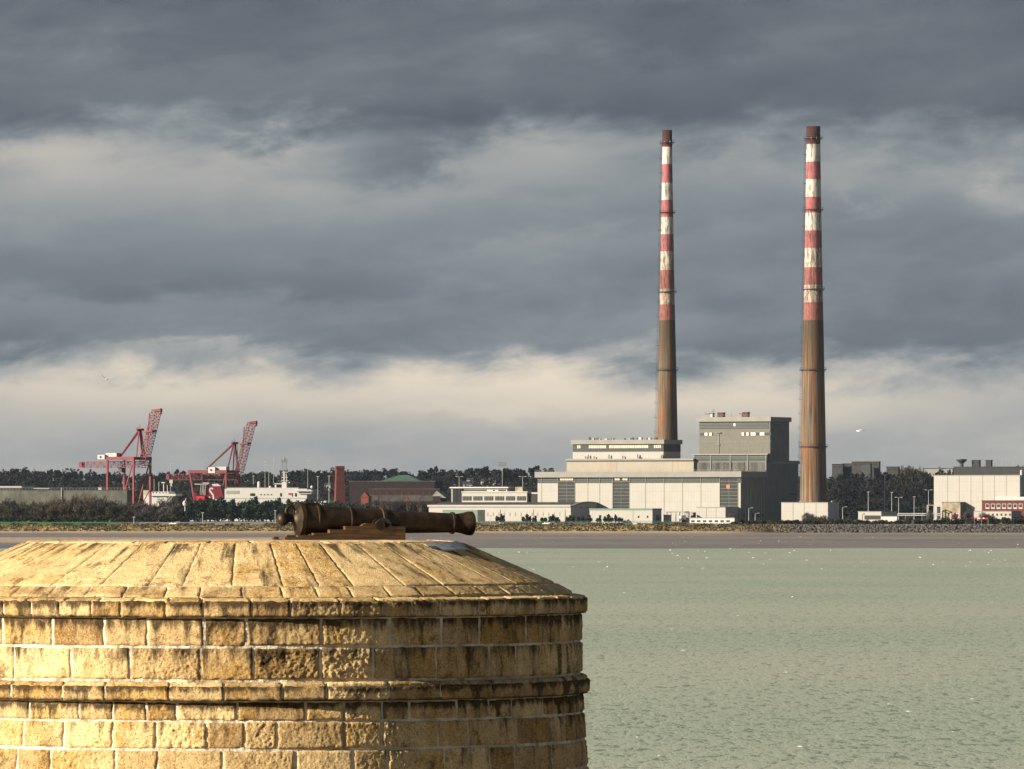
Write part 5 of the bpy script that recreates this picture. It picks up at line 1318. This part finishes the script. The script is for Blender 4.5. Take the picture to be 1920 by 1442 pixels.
for i in range(2300):
    px = 1330+ (wr.random()**.85)*690; k = wr.random()
    Y = 3574+20*k; x = X_(px, Y); z = .3+3.9*k+wr.uniform(-.2,.2); r = wr.uniform(.4, .85)
    if px < 1450 and k < .35: continue
    vs = []; sd_ = wr.uniform(0,99)
    for a_ in range(7):
        for j in range(4):
            th_ = 2*PI*a_/7; ph = PI*(j+.5)/4; rr = r*(1+.5*noise.noise((math.cos(th_)*1.3+sd_, math.sin(th_)*1.3, ph)))
            vs.append((x+rr*math.sin(ph)*math.cos(th_)*1.2, Y+rr*math.sin(ph)*math.sin(th_), z+rr*math.cos(ph)*.8))
    fs = [(a_*4+j, a_*4+j+1, ((a_+1)%7)*4+j+1, ((a_+1)%7)*4+j) for a_ in range(7) for j in range(3)]+[tuple(a_*4 for a_ in range(7)), tuple(a_*4+3 for a_ in range(6,-1,-1))]
    q.add(vs, fs)
tag(q.build('rock_armour', None, M['rock']), 'bank of dark boulders along the right foreshore', 'boulders', kind='stuff')
q = MB(); x0, x1 = X_(1420,3597), X_(2050,3597); k = x0
while k < x1: q.box(k, k+5.5, 3595.6, 3597.0, 3.6, 4.55+.08*math.sin(k)); k += 5.6+ (3 if wr.random() < .25 else 0)
tag(q.build('sea_wall_kerb', None, M['oldconc']), 'pale concrete kerb above the boulders on the right', 'kerb')
# fences
def fence(px0, px1, Y, ytop, m, label):
    x0, x1 = X_(px0, Y), X_(px1, Y); zb = land_z((x0+x1)/2, Y); h = Z_(ytop, Y)-zb
    e = empty('mesh_fence', (x0, Y, zb), 0, label, 'fence', 'mesh fences round the plant'); q = MB(); n_ = int((x1-x0)/3)
    k = 0
    L = x1-x0
    while k < L: q.box(k, k+.05, -.02, .02, .1, h-.05); k += .28
    for z_ in (.15, h*.33, h*.66, h-.1): q.box(0, L, -.03, .03, z_-.04, z_+.04)
    q.build('mesh_panel', e, m)
    q = MB()
    for i in range(n_+1): q.box(i*L/n_-.06, i*L/n_+.06, .035, .15, 0, h)
    q.build('post', e, M['galv'])
fence(858, 1278, 3608, 976.5, M['greendoor'], 'grey green mesh fence before the arched hall and workshop')
fence(262, 556, 3610, 979, M['galv'], 'pale mesh fence along the track before the evergreen belt')
# small things on the shore road
def car(px, Y, c, label):
    m_ = mat('car_paint', c, .3, .05, 1); x = X_(px, Y); e = empty('parked_car', (x, Y, land_z(x, Y)+.05), rg.uniform(-.2,.2), label, 'car', 'vehicles parked along the shore road')
    q = MB(); q.prism([(-2.1,.35),(-2.1,.85),(-1.9,.95),(-1.3,1.0),(-.8,1.45),(.8,1.45),(1.4,.98),(2.0,.85),(2.1,.6),(2.1,.35)], -.85, .85); q.build('body', e, m_, fix=True)
    q = MB(); q.box(-.75,.75,-.87,-.855,1.02,1.36); q.build('window', e, M['glass'])
    for wx in (-1.3, 1.3):
        for wy in (-.8, .8): q = MB(); q.tube((wx,wy-.1,.33),(wx,wy+.1,.33),.33,n=14); q.build('wheel', e, M['black'])
for px, Y, c, lb in ((1025,3604.5,(.8,.8,.8),'white car left of a second white car behind the mesh fence below the arched hall'),(1034,3604.5,(.78,.78,.76),'white car right of its pair behind the mesh fence below the arched hall'),(1137,3605,(.7,.6,.35),'pale yellow car before the small conifers near the workshop'),(1194,3605,(.8,.8,.8),'white car near the right end of the workshop'),(940,3605,(.7,.65,.5),'cream car below the left part of the arched hall'),(325,3606,(.8,.8,.8),'white car left of the evergreen belt')): car(px, Y, c, lb)
bx = empty('site_box', (X_(334,3606),3606,land_z(X_(334,3606),3606)), .1, 'square cream cabin box beside the white car near the evergreen belt', 'cabin'); q = MB(); q.box(-.9,.9,-.8,.8,0,1.7); q.build('wall', bx, M['cream']); q = MB(); q.box(-1,1,-.9,.9,1.7,1.85); q.build('roof', bx, M['white']); q = MB(); q.box(-.3,.3,-.85,-.803,.1,1.4); q.build('door', bx, M['mullion'])
# buoy-like tank left of the evergreen belt
bt = MB(); bt.use(M['white']).sphere((0,0,0), (1.3,1.3,1.6), 14, 10); bt.use(M['brick']).box(-.2,1.0,-1.25,-.9,-.2,1.2); bt.use(M['white']).bar((0,0,1.4),(.6,0,2.8),.35); bt.tube((0,0,-4),(0,0,-1.2),.3,n=8)
tag(bt.build('marker_buoy', None, None, loc=at(347, 944, 3640)), 'small red and white round marker above the tree edge left of the ferry', 'marker')

# ================================================================= gulls
def gull(loc, rz, scale, lw, rw, label, bank=0):
    e = empty('gull', loc, rz, label, 'gull', 'gulls in flight'); e.rotation_euler = (bank, 0, rz); e.scale = (scale,)*3
    q = MB(); prof_ = [(.001,-.21),(.035,-.20),(.045,-.17),(.04,-.13),(.07,-.06),(.078,.02),(.06,.12),(.035,.2),(.045,.26),(.03,.31),(.002,.33)]
    vs = []; n_ = 12
    for r_, x_ in prof_:
        for i in range(n_):
            a_ = 2*PI*i/n_; wd = 1 if x_ < .19 else 1.6
            vs.append((x_, r_*wd*math.cos(a_), r_*(1 if x_ < .19 else .3)*math.sin(a_)))
    q.add(vs, [(k*n_+i, k*n_+(i+1)%n_, (k+1)*n_+(i+1)%n_, (k+1)*n_+i) for k in range(len(prof_)-1) for i in range(n_)])
    q.build('body', e, M['gull_white'], smooth=True, fix=True)
    for side, pts in ((1, lw), (-1, rw)):
        q = MB(); vs = []; m_ = len(pts)
        for (y_, z_, x0, x1, th_) in pts:
            vs += [(x0, side*y_, z_), ((x0+x1)/2, side*y_, z_+th_), (x1, side*y_, z_), ((x0+x1)/2, side*y_, z_-th_*.5)]
        q.use(M['gull_white']); fs = [(k*4+i, k*4+(i+1)%4, k*4+4+(i+1)%4, k*4+4+i) for k in range(m_-2) for i in range(4)]; q.add(vs[:(m_-1)*4], fs)
        q.use(M['gull_black']); q.add(vs[(m_-2)*4:], [(i, (i+1)%4, 4+(i+1)%4, 4+i) for i in range(4)]+[(4,5,6,7)])
        q.build('wing', e, fix=True)
    q = MB(); q.tube((-.20,0,0),(-.27,0,-.012),.014,.003,n=6); q.build('beak', e, M['beak'])
# wing stations: (span, height, leading x, trailing x, thickness)
up = [(.05,.02,-.08,.10,.02),(.22,.16,-.12,.07,.015),(.38,.34,-.06,.08,.012),(.50,.50,.02,.08,.008),(.56,.58,.06,.08,.004)]
flat = [(.05,.02,-.08,.10,.02),(.25,.12,-.12,.06,.015),(.45,.14,-.06,.08,.012),(.62,.09,.04,.10,.008),(.70,.05,.08,.11,.004)]
back = [(.05,.02,-.08,.10,.025),(.15,.07,-.05,.14,.02),(.22,.06,.04,.24,.015),(.24,.06,.16,.36,.01),(.25,.06,.30,.46,.005)]
gull(at(200, 711, 700), R(80), 1.25, up, flat, 'small white gull with raised wings over the left of the bay')
gull(at(1611, 808, 620), R(0), 1.25, back, back, 'white gull gliding with swept wings right of the striped chimneys')

# ================================================================= haze
hz = MB(); hz.box(-2550, 2550, -190, 8150, -3.2, 236)
m = bpy.data.materials.new('haze_air'); m.use_nodes = True; nt = m.node_tree
for n in list(nt.nodes): nt.nodes.remove(n)
o_ = nt.nodes.new('ShaderNodeOutputMaterial'); pv = nt.nodes.new('ShaderNodeVolumePrincipled')
pv.inputs['Color'].default_value = (.62,.78,1,1); pv.inputs['Density'].default_value = 0.9e-5; pv.inputs['Anisotropy'].default_value = 0
nt.links.new(pv.outputs[0], o_.inputs['Volume'])
USE_HAZE = True
if USE_HAZE: tag(hz.build('haze', None, m), 'thin pale sea haze over the bay', 'haze', kind='stuff')
